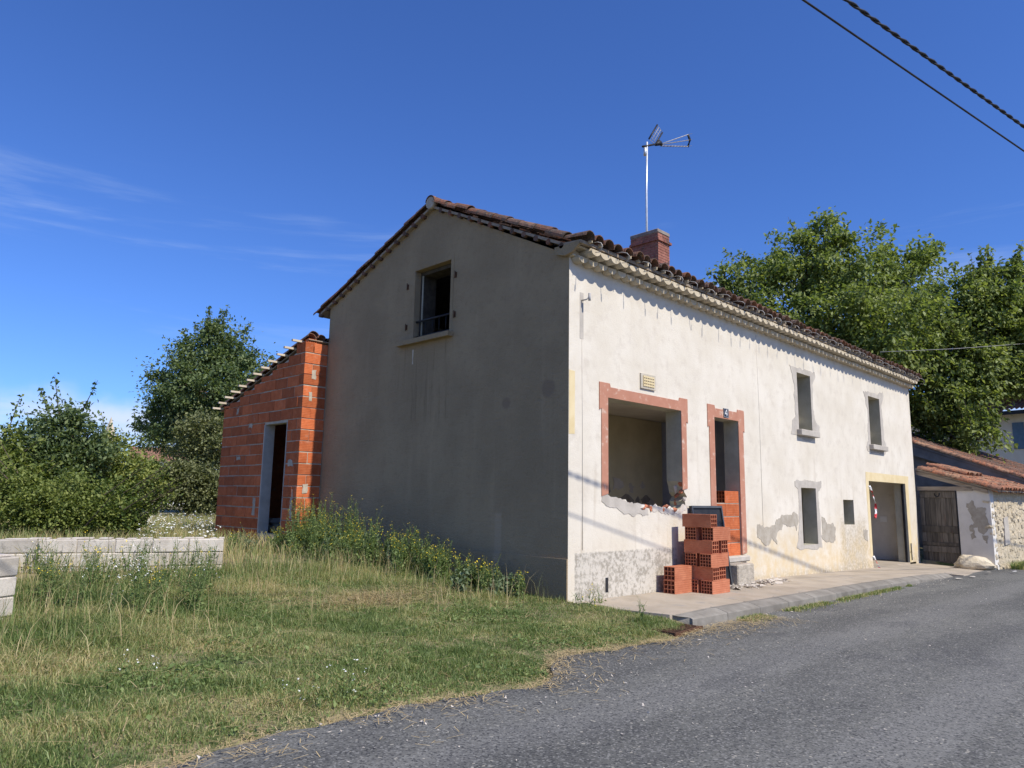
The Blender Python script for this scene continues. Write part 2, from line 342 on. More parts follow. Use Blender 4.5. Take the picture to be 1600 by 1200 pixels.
M['surround'] = mat_var('terracotta_paint', (0.40, 0.185, 0.12), (0.46, 0.225, 0.15), 3, bs=0.25, c3=(0.56, 0.42, 0.33), s3=6, t3=(0.55, 0.70))
M['yellow'] = mat_var('ochre_yellow_paint', (0.61, 0.49, 0.27), (0.68, 0.57, 0.35), 3, bs=0.3)
M['genoise'] = mat_var('shaded_genoise_paint', (0.46, 0.385, 0.265), (0.56, 0.485, 0.36), 3, bs=0.3, per=0.12)  # paint darkened to stand for shade under the short eave overhang
M['mortar'] = mat_var('mortar', (0.37, 0.32, 0.245), (0.50, 0.44, 0.35), 8, bs=0.6)
M['brick'] = clay_material('annex_hollow_brick', (0.42, 0.105, 0.036), (0.54, 0.155, 0.06), mort=(0.50, 0.32, 0.24), per=0.5)
M['hbrick'] = clay_material('new_hollow_brick', (0.40, 0.135, 0.070), (0.49, 0.185, 0.10), mort=(0.50, 0.28, 0.19), per=0.2)
M['cbrick'] = mat_var('chimney_brick', (0.22, 0.09, 0.065), (0.34, 0.15, 0.11), 6, bs=0.5, c3=(0.08, 0.06, 0.05), s3=4, t3=(0.52, 0.7))
M['tile'] = tile_material('old_roof_tile'); M['tile_new'] = tile_material('shed_roof_tile', True)
M['block'] = mat_var('concrete_block', (0.42, 0.375, 0.31), (0.58, 0.53, 0.45), 5, bs=0.6, bscale=130, bd=0.01, per=0.35, c3=(0.27, 0.25, 0.21), s3=5, t3=(0.55, 0.72))
M['concrete'] = mat_var('pavement_concrete', (0.32, 0.27, 0.205), (0.43, 0.365, 0.285), 1.6, bs=0.5, bscale=45, c3=(0.27, 0.25, 0.22), s3=3.2, t3=(0.52, 0.75))
M['kerb'] = mat_var('kerb_concrete', (0.17, 0.155, 0.13), (0.26, 0.24, 0.205), 3, bs=0.6, bscale=50, per=0.2, c3=(0.58, 0.56, 0.52), s3=6, t3=(0.66, 0.76))
M['int_wall'] = mat_var('old_interior_plaster', (0.60, 0.52, 0.33), (0.74, 0.65, 0.44), 1.2, bs=0.5)
M['int_patch'] = mat_var('bare_inner_render', (0.26, 0.22, 0.17), (0.40, 0.35, 0.28), 6, bs=0.6)
M['int_pale'] = mat_var('pale_bounce_interior', (0.56, 0.50, 0.42), (0.68, 0.62, 0.53), 2, bs=0.3)  # floor and ceiling colour raised so more daylight bounces inside
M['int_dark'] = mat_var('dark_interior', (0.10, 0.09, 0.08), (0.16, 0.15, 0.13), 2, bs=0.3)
M['int_blue'] = mat_var('blue_grey_interior_paint', (0.26, 0.29, 0.42), (0.34, 0.37, 0.48), 2, bs=0.3)
M['dark'] = mat_var('black_metal', (0.015, 0.015, 0.017), (0.03, 0.03, 0.032), 5, 0.5, bs=0.1)
M['rust'] = mat_var('rusty_iron', (0.07, 0.035, 0.02), (0.13, 0.065, 0.035), 12, 0.8, bs=0.4)
M['galv'] = mat_var('galvanised_steel', (0.55, 0.57, 0.60), (0.68, 0.70, 0.72), 8, 0.45, bs=0.05, metal=0.5)
M['bracket'] = mat_var('weathered_zinc', (0.30, 0.29, 0.28), (0.46, 0.45, 0.43), 8, 0.7, bs=0.1)
M['white'] = mat_var('white_paint', (0.72, 0.72, 0.70), (0.8, 0.8, 0.78), 8, 0.6, bs=0.1)
M['timber'] = mat_var('pale_batten_timber', (0.50, 0.42, 0.31), (0.62, 0.54, 0.42), 6, bs=0.3, stretch=(0.2, 4, 4))
M['oldwood'] = mat_var('weathered_door_wood', (0.075, 0.066, 0.055), (0.16, 0.14, 0.115), 5, bs=0.6, bscale=20, stretch=(3, 3, 0.3), per=0.5, c3=(0.15, 0.07, 0.045), s3=4, t3=(0.60, 0.78))
M['beam'] = mat_var('old_beam_wood', (0.24, 0.19, 0.14), (0.36, 0.30, 0.23), 5, bs=0.5, stretch=(3, 0.4, 3))
M['lime'] = mat_var('lime_render', (0.60, 0.57, 0.51), (0.70, 0.67, 0.61), 2, bs=0.5, bscale=30, c3=(0.40, 0.36, 0.30), s3=3, t3=(0.62, 0.8))
M['stone'] = mat_var('rubble_limestone', (0.50, 0.42, 0.29), (0.64, 0.56, 0.42), 7, bs=0.9, bscale=18, bd=0.03, per=0.3, c3=(0.32, 0.25, 0.16), s3=9, t3=(0.6, 0.75))
M['earth_mortar'] = mat_var('earth_mortar', (0.44, 0.36, 0.24), (0.58, 0.50, 0.36), 9, bs=0.9, bscale=22, bd=0.03)
M['stepstone'] = mat_var('crumbling_step_render', (0.34, 0.30, 0.24), (0.48, 0.43, 0.35), 6, bs=0.9, bscale=18, bd=0.03, c3=(0.24, 0.2, 0.15), s3=8, t3=(0.55, 0.72))
M['oldframe'] = mat_var('old_dark_frame', (0.05, 0.04, 0.03), (0.09, 0.075, 0.055), 6, bs=0.4)
M['barn'] = mat_var('dark_barn_wall', (0.16, 0.145, 0.13), (0.24, 0.22, 0.20), 2, bs=0.5)
M['soil'] = mat_var('lawn_soil', (0.19, 0.165, 0.09), (0.32, 0.26, 0.15), 1.5, bs=0.8, bscale=30, bd=0.03, c3=(0.07, 0.095, 0.03), s3=2.2, t3=(0.45, 0.62))
M['straw'] = mat_var('dry_straw', (0.34, 0.25, 0.12), (0.50, 0.39, 0.21), 7, bs=0.0)
M['rubble'] = mat_var('plaster_rubble', (0.46, 0.40, 0.33), (0.62, 0.57, 0.50), 9, bs=0.6)
M['bark'] = mat_var('bark', (0.07, 0.055, 0.04), (0.14, 0.11, 0.08), 8, bs=0.8, bscale=14, stretch=(2, 2, 0.4))
M['shutter'] = mat_var('blue_shutter_paint', (0.09, 0.15, 0.21), (0.12, 0.19, 0.26), 4, 0.6, bs=0.1)
M['farwall'] = mat_var('far_house_render', (0.66, 0.58, 0.46), (0.74, 0.66, 0.53), 1.5, bs=0.3)
M['glass'] = mat_var('dark_window_glass', (0.02, 0.025, 0.03), (0.03, 0.035, 0.04), 3, 0.08, bs=0.0, spec=0.6)
M['plate'] = mat_var('number_plate_enamel', (0.012, 0.02, 0.04), (0.016, 0.025, 0.05), 5, 0.6, bs=0)
M['red'] = mat_var('red_tape', (0.55, 0.04, 0.05), (0.6, 0.06, 0.06), 5, 0.5, bs=0)
M['yellowflower'] = mat_var('yellow_petals', (0.70, 0.52, 0.03), (0.80, 0.62, 0.05), 9, 0.7, bs=0)
M['whiteflower'] = mat_var('white_petals', (0.72, 0.72, 0.66), (0.80, 0.80, 0.74), 9, 0.7, bs=0)
M['leaf_big'] = leaf_material('ash_leaves', (0.08, 0.12, 0.032), (0.185, 0.245, 0.07), (0.34, 0.385, 0.13), 0.42)
M['leaf_oak'] = leaf_material('oak_leaves', (0.065, 0.11, 0.052), (0.135, 0.19, 0.082), (0.23, 0.28, 0.12), 0.38)
M['leaf_hedge'] = leaf_material('hedge_leaves', (0.06, 0.1, 0.022), (0.145, 0.195, 0.046), (0.28, 0.31, 0.085), 0.36)
M['leaf_lime'] = leaf_material('pale_shrub_leaves', (0.084, 0.12, 0.03), (0.195, 0.24, 0.06), (0.414, 0.431, 0.121), 0.35)
M['leaf_grey'] = leaf_material('olive_green_leaves', (0.067, 0.084, 0.034), (0.14, 0.161, 0.063), (0.258, 0.266, 0.121), 0.3)
M['leaf_weed'] = leaf_material('weed_leaves', (0.085, 0.14, 0.038), (0.155, 0.225, 0.07), (0.27, 0.33, 0.12), 0.34)
M['leaf_blue'] = leaf_material('bluish_weed_leaves', (0.085, 0.13, 0.07), (0.14, 0.195, 0.1), (0.22, 0.275, 0.15), 0.25)

# ------------------------------------------------------------------ ground, road, pavement
def ss(t): t = np.clip(t, 0, 1); return t*t*(3-2*t)
def road_z(x): return -0.13 - 0.0115*np.clip(x, -20, 22)
def pave_z(x): return -0.012*np.clip(x-1.0, 0, 6) - 0.021*np.clip(x-7.0, 0, 10)
def lumps(x, y): return 0.5*np.sin(x*1.3+0.6*np.sin(y*1.7))*np.cos(y*1.1+0.4) + 0.3*np.sin(x*3.1+y*2.3)*np.sin(y*2.9-x)
def ground_z(x, y):
    x = np.asarray(x, float); y = np.asarray(y, float)
    rz = road_z(x)
    t = ss((y+2.5)/8.5); z = rz - 0.05 + (0.36-rz)*t + 0.05*ss((y+2.4)/0.8) + 0.035*lumps(x, y)*ss((y+2.2)/1.2)
    z = z+0.075*np.exp(-((x-0.2)/0.45)**2)*ss((y+1.9)/0.5)*ss((0.6-y)/0.6)
    lim = np.where(y < 0, 0.02+0.194*(-y)+0.12, 0.12)
    return np.where((x > lim) & (x < 16.9) & (y > -1.9) & (y < 6.8), -0.55, z)
def axis(f0, f1, st, far):
    a = list(np.arange(f0, f1+1e-6, st)); s = st; lo = [f0]; hi = [f1]
    while lo[-1] > -far: s *= 1.35; lo.append(lo[-1]-s)
    s = st
    while hi[-1] < far: s *= 1.35; hi.append(hi[-1]+s)
    return np.array(lo[:0:-1] + a + hi[1:])
gx = axis(-12, 24, 0.2, 2500); gx = np.sort(np.append(gx, [-0.005, 0.13])); gy = axis(-4, 16, 0.2, 2500)
XX, YY = np.meshgrid(gx, gy, indexing='ij'); ZZ = ground_z(XX, YY)
V = np.stack([XX, YY, ZZ], -1).reshape(-1, 3); ny = len(gy)
ii, jj = np.meshgrid(np.arange(len(gx)-1), np.arange(ny-1), indexing='ij'); b0 = (ii*ny+jj).ravel()
np_mesh('ground', V, np.stack([b0, b0+ny, b0+ny+1, b0+1], -1), M['soil'], smooth=True, kind='structure', label='rough lawn and bare soil beside the grey gable')
# road: sheet with an uneven edge along the verge
def edge_y(x):
    e = -2.02 - 0.34*ss((-x-1.2)/3.4) + 0.05*np.sin(x*2.1)+0.035*np.sin(x*5.3+1)+0.02*np.sin(x*13.0) - 0.30*np.exp(-((x+3.35)/0.42)**2) + 0.16*np.exp(-((x+2.3)/0.5)**2)
    return np.where(x > 0.3, -1.80, e)
rx = np.concatenate([np.linspace(-300, -12, 30), np.arange(-11.9, 1.5, 0.06), np.linspace(1.6, 30, 60), np.linspace(32, 600, 40)])
vs = []; fs = []
ys_off = [0, 0.5, 2, 4, 7, 14]
for x in rx:
    e0 = float(edge_y(np.array(x)))
    if x > 21.8: e0 = -2.2
    for k, o in enumerate(ys_off): vs.append((x, e0-o, float(road_z(x)) - 0.0 + (0.0 if k else -0.012) + 0.03*math.sin(min(o, 7)/7*math.pi)))
n = len(ys_off)
for i in range(len(rx)-1):
    for k in range(n-1): fs.append((i*n+k, (i+1)*n+k, (i+1)*n+k+1, i*n+k+1))
np_mesh('road', np.array(vs), np.array(fs), M['road'], smooth=True, kind='structure', label='grey chip-sealed asphalt road')
# pavement slab (several bays) and kerb stones
pv = empty('pavement', kind='structure', label='worn concrete pavement along the cream facade')
edges = [0.0, 2.55, 5.1, 7.65, 10.2, 13.4, 15.2, 17.06]
def left_x(y): return 0.02 + 0.36*(-y)/1.86
for i in range(len(edges)-1):
    a, b = edges[i]+0.004, edges[i+1]-0.004; mb = MB()
    for k in range(4):
        x0 = a+(b-a)*k/4; x1 = a+(b-a)*(k+1)/4
        y1 = -1.52 if x1 < 13.41 else -1.95
        q = []
        for (x, y) in ((x0, 0.0), (x1, 0.0), (x1, y1), (x0, y1)):
            xx = max(x, left_x(y)) if (i == 0 and k == 0 and x == x0) else x
            dz = 0.0 if x < 12.2 else -0.08*(-y/1.95)*min(1, (x-12.2)/1.5)
            q.append((xx, y, float(pave_z(xx))+dz))
        mb.add(q + [(p_[0], p_[1], -0.6) for p_ in q], [(0, 3, 2, 1), (0, 1, 5, 4), (1, 2, 6, 5), (2, 3, 7, 6), (3, 0, 4, 7)])
    mb.build('slab', M['concrete'], pv)
kx = 0.40
while kx < 12.6:
    l = 0.996; mb = MB(); prof = []
    for x in (kx, kx+l):
        zt = float(pave_z(x)); d = min(1.0, max(0, (x-10.8)/2.2))*0.10
        yo = 0.0
        prof.append([(x, -1.52, -0.6), (x, -1.52, zt+0.004-d*0.4), (x, -1.60, zt+0.004-d*0.6), (x, -1.74+yo, zt-0.035-d), (x, -1.78+yo, zt-0.05-d), (x, -1.80+yo, -0.6)])
    if kx < 0.5: prof[0] = [(p_[0]-0.02 if k < 3 else p_[0]+0.10, p_[1] + (0.03 if k > 2 else 0), p_[2]-(0.02 if k in (1, 2) else 0)) for k, p_ in enumerate(prof[0])]
    m_ = len(prof[0]); mb.add(prof[0]+prof[1], [(k, k+1, m_+k+1, m_+k) for k in range(m_-1)] + [tuple(range(m_)), tuple(range(2*m_-1, m_-1, -1))])
    mb.build('kerb_stone', M['kerb'], pv, bevel=0.005); kx += 1.0

# ------------------------------------------------------------------ house
HL = 16.85; HW = 7.08
RIDGE_Y, RIDGE_Z = 3.43, 7.06
def roof_z(y):   # underside of the tiles
    return RIDGE_Z - 0.505*(RIDGE_Y-y) if y < RIDGE_Y else RIDGE_Z - 0.372*(y-RIDGE_Y)
house = empty('house', label='old two storey house with cream facade, grey gable and tiled roof under renovation', cat='house')
WT = 0.32
OPEN = {'shop': (0.97, 3.17, 1.52, 3.14), 'door': (4.37, 5.34, 0.46, 3.135), 'u1': (8.31, 9.08, 3.20, 4.56), 'u2': (13.06, 13.98, 3.15, 4.53),
        'l1': (8.27, 9.10, 0.55, 1.85), 'small': (10.80, 11.51, 0.97, 1.60), 'garage': (12.72, 15.86, -0.75, 2.13)}
def rect(o): return [(o[0], o[2]), (o[1], o[2]), (o[1], o[3]), (o[0], o[3])]
# broken sill of the big opening
bs = [(0.97, 1.545), (1.15, 1.53), (1.22, 1.50), (1.45, 1.515), (1.52, 1.43), (1.85, 1.415), (2.1, 1.37), (2.3, 1.395), (2.55, 1.34), (2.75, 1.375), (2.9, 1.33), (3.05, 1.37), (3.2, 1.345), (3.27, 1.43), (3.25, 1.5), (3.33, 1.58), (3.24, 1.66), (3.21, 1.78), (3.17, 1.86), (3.17, 3.14), (0.97, 3.14)]
holes = [bs] + [rect(OPEN[k]) for k in ('door', 'u1', 'u2', 'l1', 'small')]
g = OPEN['garage']
outer = [(0.45, -0.7), (g[0], -0.7), (g[0], g[3]), (g[1], g[3]), (g[1], -0.7), (HL, -0.7), (HL, 5.30), (0.45, 5.30)]
def smi(a, b):
    if abs(a[0]-g[0]) < 1e-6 and abs(b[0]-g[0]) < 1e-6 or abs(a[0]-g[1]) < 1e-6 and abs(b[0]-g[1]) < 1e-6 or (abs(a[1]-g[3]) < 1e-6 and abs(b[1]-g[3]) < 1e-6): return 1
    return 0
facade = MB().prism(outer, holes, FY, 0.0, 0.32, 0, 0, 1, 2, smi).build('facade_wall', [M['facade'], M['reveal'], M['int_pale']], house, label='cream rendered street facade with bricked and broken openings')
# gable wall
gw = [(2.87, 4.50), (3.95, 4.50), (3.95, 5.88), (2.87, 5.88)]
gout = [(0.0, -0.7), (HW, -0.7), (HW, roof_z(HW)-0.02), (RIDGE_Y, RIDGE_Z-0.02), (0.0, 5.30)]
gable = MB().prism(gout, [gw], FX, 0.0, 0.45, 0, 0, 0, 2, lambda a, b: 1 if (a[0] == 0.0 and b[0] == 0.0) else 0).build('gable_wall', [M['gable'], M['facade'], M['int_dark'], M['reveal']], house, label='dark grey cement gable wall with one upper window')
MB().prism([(0.45, -0.7), (HW-0.45, -0.7), (HW-0.45, roof_z(HW-0.45)-0.05), (RIDGE_Y, RIDGE_Z-0.05), (0.45, roof_z(0.45)-0.05)], [], FX, HL-0.42, HL-0.001).build('far_gable_wall', M['lime'], house)
MB().box((0.45, HW-0.45, -0.7), (HL, HW, roof_z(HW)-0.04)).build('back_wall', M['lime'], house)
# plinth on the gable
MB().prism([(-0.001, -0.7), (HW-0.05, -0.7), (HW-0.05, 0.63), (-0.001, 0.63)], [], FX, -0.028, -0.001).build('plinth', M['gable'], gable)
# inside
MB().box((0.46, 2.90, 0.3), (7.0, 3.02, 3.42)).build('partition_wall', M['int_wall'], house, label='yellowed inner wall with flaking plaster')
MB().box((7.002, 0.33, -0.5), (7.14, HW-0.46, 3.42)).build('partition_wall', M['int_blue'], house, label='blue grey painted inner wall behind the front door')
MB().box((12.2, 0.33, -0.5), (12.34, HW-0.46, 3.42)).build('partition_wall', M['int_wall'], house)
MB().box((0.46, 0.33, -0.4), (12.19, HW-0.46, 0.40)).build('floor', M['int_pale'], house)
MB().box((12.35, 0.0, -0.55), (HL-0.43, HW-0.46, -0.215)).build('floor', M['concrete'], house)
MB().box((0.46, 0.33, 3.43), (HL-0.43, HW-0.46, 3.62)).build('ceiling', M['int_pale'], house)
MB().prism([(0.42, 3.63), (HW-0.46, 3.63), (HW-0.46, roof_z(HW-0.46)-0.06), (RIDGE_Y, RIDGE_Z-0.06), (0.42, roof_z(0.42)-0.06)], [], FX, 4.5, 4.62).build('partition_wall', M['int_dark'], house)  # upper wall added, dark and closed to the roofline, to darken the gable window
# flaked lower plaster on the inner wall behind the big opening
for k in range(44):
    u = 3.2+rng.uniform(0, 3.3); v = 1.0+rng.uniform(0, 1.0)**1.4*0.95; r = rng.uniform(0.06, 0.26)
    pts = [(u+r*(1+.4*rng.normal())*math.cos(a), v+0.7*r*(1+.4*rng.normal())*math.sin(a)) for a in np.linspace(0, 2*math.pi, 9)[:-1]]
    MB().prism(pts, [], FY, 2.894-0.0004*k, 2.8999, 0).build('bare_patch', M['int_patch'] if k % 3 else M['int_pale'], house)

# door and window surrounds in terracotta paint
def surround(o, w, ear, zb_l, zb_r, name):
    x0, x1, z1 = o[0], o[1], o[3]; zt = z1+0.235; e = 0.055; dz = 0.42
    pts = [(x0, zb_l), (x0, z1), (x1, z1), (x1, zb_r), (x1+w, zb_r+0.03), (x1+w, zt-dz), (x1+w+e, zt-dz-0.03), (x1+w+e, zt), (x1+w-0.22, zt), (x1+w-0.24, zt-0.06),
           (x0-w+0.24, zt-0.06), (x0-w+0.22, zt), (x0-w-e, zt), (x0-w-e, zt-dz-0.03), (x0-w, zt-dz), (x0-w, zb_l-0.04)]
    return MB().prism(pts, [], FY, -0.014, 0.0005).build(name, M['surround'], facade)
surround(OPEN['shop'], 0.17, 0, 1.60, 1.70, 'window_surround')
ds = surround(OPEN['door'], 0.20, 0, 0.50, 0.47, 'door_surround')
# painted number plate above the door
c = fac(1133, 645.5)
pl = MB().box((c[0]-0.10, -0.026, c[1]-0.09), (c[0]+0.10, -0.0145, c[1]+0.09)).build('number_plate', M['plate'], facade, label='dark blue enamel house number plate reading 4')
mb = MB(); cx, cz = c
for a, b in (((-0.055, -0.025), (0.045, -0.010)), ((0.012, -0.06), (0.030, 0.062))): mb.box((cx+a[0], -0.0285-0.0006*(a[0] > 0), cz+a[1]), (cx+b[0], -0.0262, cz+b[1]))
mb.add([(cx-0.055, -0.0275, cz-0.012), (cx-0.036, -0.0275, cz-0.012), (cx+0.013, -0.0275, cz+0.062), (cx-0.006, -0.0275, cz+0.062)], [(0, 1, 2, 3)])
mb.build('numeral', M['white'], pl, recalc=False)
mb = MB()
for s in (-1, 1): mb.box((cx-0.092, -0.0272, cz+s*0.082-0.002), (cx+0.092, -0.0262, cz+s*0.082+0.002)); mb.box((cx+s*0.092-0.002, -0.0272, cz-0.079), (cx+s*0.092+0.002, -0.0262, cz+0.079))
mb.build('plate_border', M['white'], pl)
# ventilation grille over the big opening
c = fac(1011, 597)
vg = MB().box((c[0]-0.22, -0.03, c[1]-0.13), (c[0]+0.22, 0.0005, c[1]+0.13)).build('vent_grille', mat_var('grille_grey', (0.42, 0.38, 0.30), (0.52, 0.47, 0.38), 5), facade, label='small cream air vent above the big opening')
mb = MB()
for k in range(4): mb.box((c[0]-0.16, -0.042, c[1]-0.085+k*0.05), (c[0]+0.16, -0.0302, c[1]-0.06+k*0.05))
for k in range(7): mb.box((c[0]-0.165+k*0.053, -0.044, c[1]-0.095), (c[0]-0.15+k*0.053, -0.0305, c[1]+0.095))
mb.build('slat', M['yellow'], vg)
# grey cement repairs round the newer openings: 4 mm thick with ragged outlines
def patch(pts_px, mat, hole=None, t=-0.007, jit=0.018, conv=fac, name='render_repair', label=None):
    pts = rough(rough([conv(*q) for q in pts_px], 0.12, jit), 0.04, jit*0.35)
    MB().prism(pts, [hole] if hole else [], FY, t, 0.0004).build(name, mat, facade, label=label)
def c5(x, y): return (1200+x*.3167, 560+y*.3167)
patch([c5(*q) for q in [(108,32),(170,52),(230,72),(232,98),(218,130),(222,250),(232,312),(252,340),(250,372),(205,412),(112,372),(118,305),(134,282),(128,130),(118,80)]], M['cement'], rect((OPEN['u1'][0]-.001, OPEN['u1'][1]+.001, OPEN['u1'][2]-.001, OPEN['u1'][3]+.001)))
patch([c5(*q) for q in [(470,160),(500,165),(530,178),(563,168),(568,190),(558,240),(568,330),(572,400),(585,440),(575,476),(490,462),(484,430),(494,400),(490,250),(478,195)]], M['cement'], rect((OPEN['u2'][0]-.001, OPEN['u2'][1]+.001, OPEN['u2'][2]-.001, OPEN['u2'][3]+.001)))
patch([c5(*q) for q in [(130,603),(200,600),(262,612),(262,640),(246,660),(258,790),(264,900),(268,938),(165,940),(140,935),(150,890),(152,780),(148,650),(132,632)]], M['cement'], rect((OPEN['l1'][0]-.001, OPEN['l1'][1]+.001, OPEN['l1'][2]-.001, OPEN['l1'][3]+.001)))
patch([(1182,824),(1190,820),(1203,824),(1214,812),(1227,804),(1240,800),(1247,806),(1246,826),(1238,824),(1224,820),(1213,834),(1213,850),(1207,846),(1196,852),(1190,845),(1184,838)], M['damp'], jit=0.03, name='bare_plaster_patch')
patch([(1284,806),(1291,816),(1304,820),(1306,846),(1291,846),(1285,838)], M['damp'], jit=0.03, name='bare_plaster_patch')
patch([(1349,828),(1355,830),(1356,846),(1351,842)], M['damp'], jit=0.02, name='bare_plaster_patch')
# yellow paint: strip on the corner and band round the garage opening
MB().prism([(0.006, 2.48), (0.145, 2.49), (0.145, 3.46), (0.006, 3.47)], [], FY, -0.003, 0.0004).build('paint_band', M['yellow'], facade)
MB().prism([(g[0]-0.17, 0.1), (g[0]-0.001, 0.1), (g[0]-0.001, g[3]), (g[1]+0.001, g[3]), (g[1]+0.001, -0.2), (g[1]+0.22, -0.2), (g[1]+0.30, 2.1), (g[1]+0.36, 2.36), (g[0]-0.2, 2.37), (g[0]-0.22, 2.1)], [], FY, -0.004, 0.0004).build('paint_band', M['yellow'], facade)
# sills
for o, zz in ((OPEN['u1'], 3.2), (OPEN['u2'], 3.15)):
    MB().box((o[0]-0.13, -0.13, zz-0.14), (o[1]+0.14, 0.0, zz-0.002)).build('window_sill', M['cement'], facade, bevel=0.01)
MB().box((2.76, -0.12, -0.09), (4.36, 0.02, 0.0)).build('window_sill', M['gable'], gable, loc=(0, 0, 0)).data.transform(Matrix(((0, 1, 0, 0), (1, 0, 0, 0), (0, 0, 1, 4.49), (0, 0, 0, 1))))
# gable window: lighter frame band, timber frame edge and hand rail
gf = [(2.80, 4.48), (2.868, 4.48), (2.868, 5.882), (3.952, 5.882), (3.952, 4.48), (4.13, 4.48), (4.14, 5.97), (2.79, 5.98)]
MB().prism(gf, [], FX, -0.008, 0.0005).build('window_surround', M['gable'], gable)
mb = MB(); mb.box((0.13, 3.86, 4.505), (0.45, 3.948, 5.875)); mb.box((0.13, 2.872, 5.80), (0.45, 3.859, 5.875)); mb.build('window_frame', M['oldframe'], gable)
MB().box((0.105, 3.845, 4.505), (0.129, 3.862, 5.79)).build('shutter_edge', M['reveal'], gable)
wr = MB().tube([(0.06, 2.86, 4.86), (0.06, 3.96, 4.86)], 0.022, 8).tube([(0.06, 2.86, 4.56), (0.06, 3.96, 4.56)], 0.013, 6)
for k in range(5): wr.tube([(0.06, 3.05+k*0.2, 4.56), (0.06, 3.05+k*0.2, 4.86)], 0.007, 6)
wr.build('hand_rail', M['dark'], gable)
for (yy, zz) in ((4.17, 5.6), (4.17, 4.78), (2.72, 5.55), (2.72, 4.8)):
    MB().box((-0.03, yy-0.014, zz-0.05), (0.0, yy+0.014, zz+0.05)).tube([(-0.035, yy, zz-0.07), (-0.035, yy, zz+0.07)], 0.010, 6).build('shutter_hinge', M['rust'], gable)
# broken masonry along the smashed sill
fm = clay_material('broken_brick', (0.42, 0.14, 0.07), (0.52, 0.2, 0.11), mort=(0.5, 0.46, 0.4), groove=False)
def lump(r, mat_, name, parent, loc, seed=0, **kw):
    bm = bmesh.new(); bmesh.ops.create_icosphere(bm, subdivisions=1, radius=1.0); rr = np.random.default_rng(seed)
    for v in bm.verts: v.co = Vector([v.co[i]*r[i]*(1+rr.normal(0, 0.2)) for i in range(3)])
    me = bpy.data.meshes.new(name); bm.to_mesh(me); bm.free()
    return mesh_obj(name, me, mat_, parent, loc, (rr.uniform(0, 3), rr.uniform(0, 3), rr.uniform(0, 3)), **kw)
for k in range(34):
    t = k/33; u = 1.5+1.75*t+rng.normal(0, 0.03); v = 1.41-0.05*t+rng.normal(0, 0.015)
    if k > 27: u = 3.24+rng.normal(0, 0.03); v = 1.42+(k-27)*0.065
    lump((rng.uniform(.04, .09), rng.uniform(.03, .06), rng.uniform(.025, .045)), fm if rng.random() < 0.62 else M['rubble'], 'masonry_fragment', facade, (u, rng.uniform(0.0, 0.06) if k % 2 else rng.uniform(.06, .27), v-0.012), k)
patch([(945,771),(955,776),(975,781),(998,787),(1012,790),(1014,803),(1005,805),(998,800),(990,808),(975,800),(962,797),(945,793),(940,785)], M['cement'], jit=0.02)
patch([(1018,793),(1040,794),(1062,795),(1073,785),(1075,790),(1068,800),(1060,806),(1040,803),(1020,802)], M['rubble'], t=-0.006, jit=0.025, name='bare_plaster_patch')
# low air brick hole, conduit, insulator
cc = fac(948, 914); MB().box((cc[0]-0.035, -0.004, cc[1]-0.11), (cc[0]+0.035, 0.0004, cc[1]+0.11)).build('air_hole', M['dark'], facade)
MB().tube([(0.33, -0.001, 0.75), (0.33, -0.001, 2.6), (0.31, -0.001, 4.1)], 0.006, 6).build('conduit', M['cement'], facade)
MB().box((0.26, -0.0035, 4.0), (0.35, 0.0004, 4.75)).build('render_repair', M['cement'], facade)
ins = MB().tube([(0.30, 0.0, 4.62), (0.30, -0.10, 4.62), (0.33, -0.14, 4.66)], 0.012, 6).tube([(0.33, -0.14, 4.60), (0.33, -0.14, 4.72)], 0.022, 8); ins.build('wire_hook', M['bracket'], facade)
MB().tube([(6.28, -0.001, 5.1), (6.31, -0.001, 3.4), (6.30, -0.001, 0.9)], 0.005, 5).build('expansion_joint', M['cement'], facade)

# roof deck, tiles, genoise
roof = empty('roof', (0, 0, 0)); roof.parent = house; roof['label'] = 'mossy canal tile roof with scalloped eaves'
DECK = [(-0.30, 5.46), (0.05, 5.49), (RIDGE_Y, RIDGE_Z+0.02), (7.45, roof_z(7.45)+0.02)]
pts = DECK + [(y, z-0.05) for y, z in DECK[::-1]]
MB().prism(pts, [], FX, -0.08, HL+0.12).build('roof_deck', M['beam'], roof)
def tile_mesh(name, L=0.46, r0=0.122, r1=0.100, th=0.013, seg=8):
    mb = MB(); rings = []
    for (y, r) in ((0, r0), (L, r1)):
        o = [(r*math.cos(a), y, r*math.sin(a)*0.9) for a in np.linspace(0, math.pi, seg+1)]
        i_ = [((r-th)*math.cos(a), y, (r-th)*math.sin(a)*0.9) for a in np.linspace(0, math.pi, seg+1)]
        rings.append((o, i_))
    n = seg+1; vs = rings[0][0]+rings[0][1]+rings[1][0]+rings[1][1]; fs = []
    for k in range(seg):
        fs += [(k, 2*n+k, 2*n+k+1, k+1), (n+k, n+k+1, 3*n+k+1, 3*n+k), (k, k+1, n+k+1, n+k), (2*n+k, 3*n+k, 3*n+k+1, 2*n+k+1)]
    fs += [(0, n, 3*n, 2*n), (n-1, 3*n-1, 4*n-1, 2*n-1)] if False else [(0, n, 3*n, 2*n), (n-1, 2*n-1, 4*n-1, 3*n-1)]
    mb.add(vs, fs); return mb
TM = tile_mesh('roof_tile'); tile_me = TM.mesh('roof_tile'); tile_me.materials.append(M['tile'])
def slope_pts(a, b, step):
    a, b = np.array(a), np.array(b); L = np.linalg.norm(b-a); n = int(round(L/step)); return [a+(b-a)*i/n for i in range(n)], math.atan2(b[1]-a[1], b[0]-a[0])
PITCHX = 0.255; NCOL = int((HL+0.2)/PITCHX)+1
front1, ang0 = slope_pts((-0.44, 5.475), (0.02, 5.535), 0.40); front2, ang1 = slope_pts((0.0, 5.53), (RIDGE_Y-0.1, RIDGE_Z+0.04), 0.36)
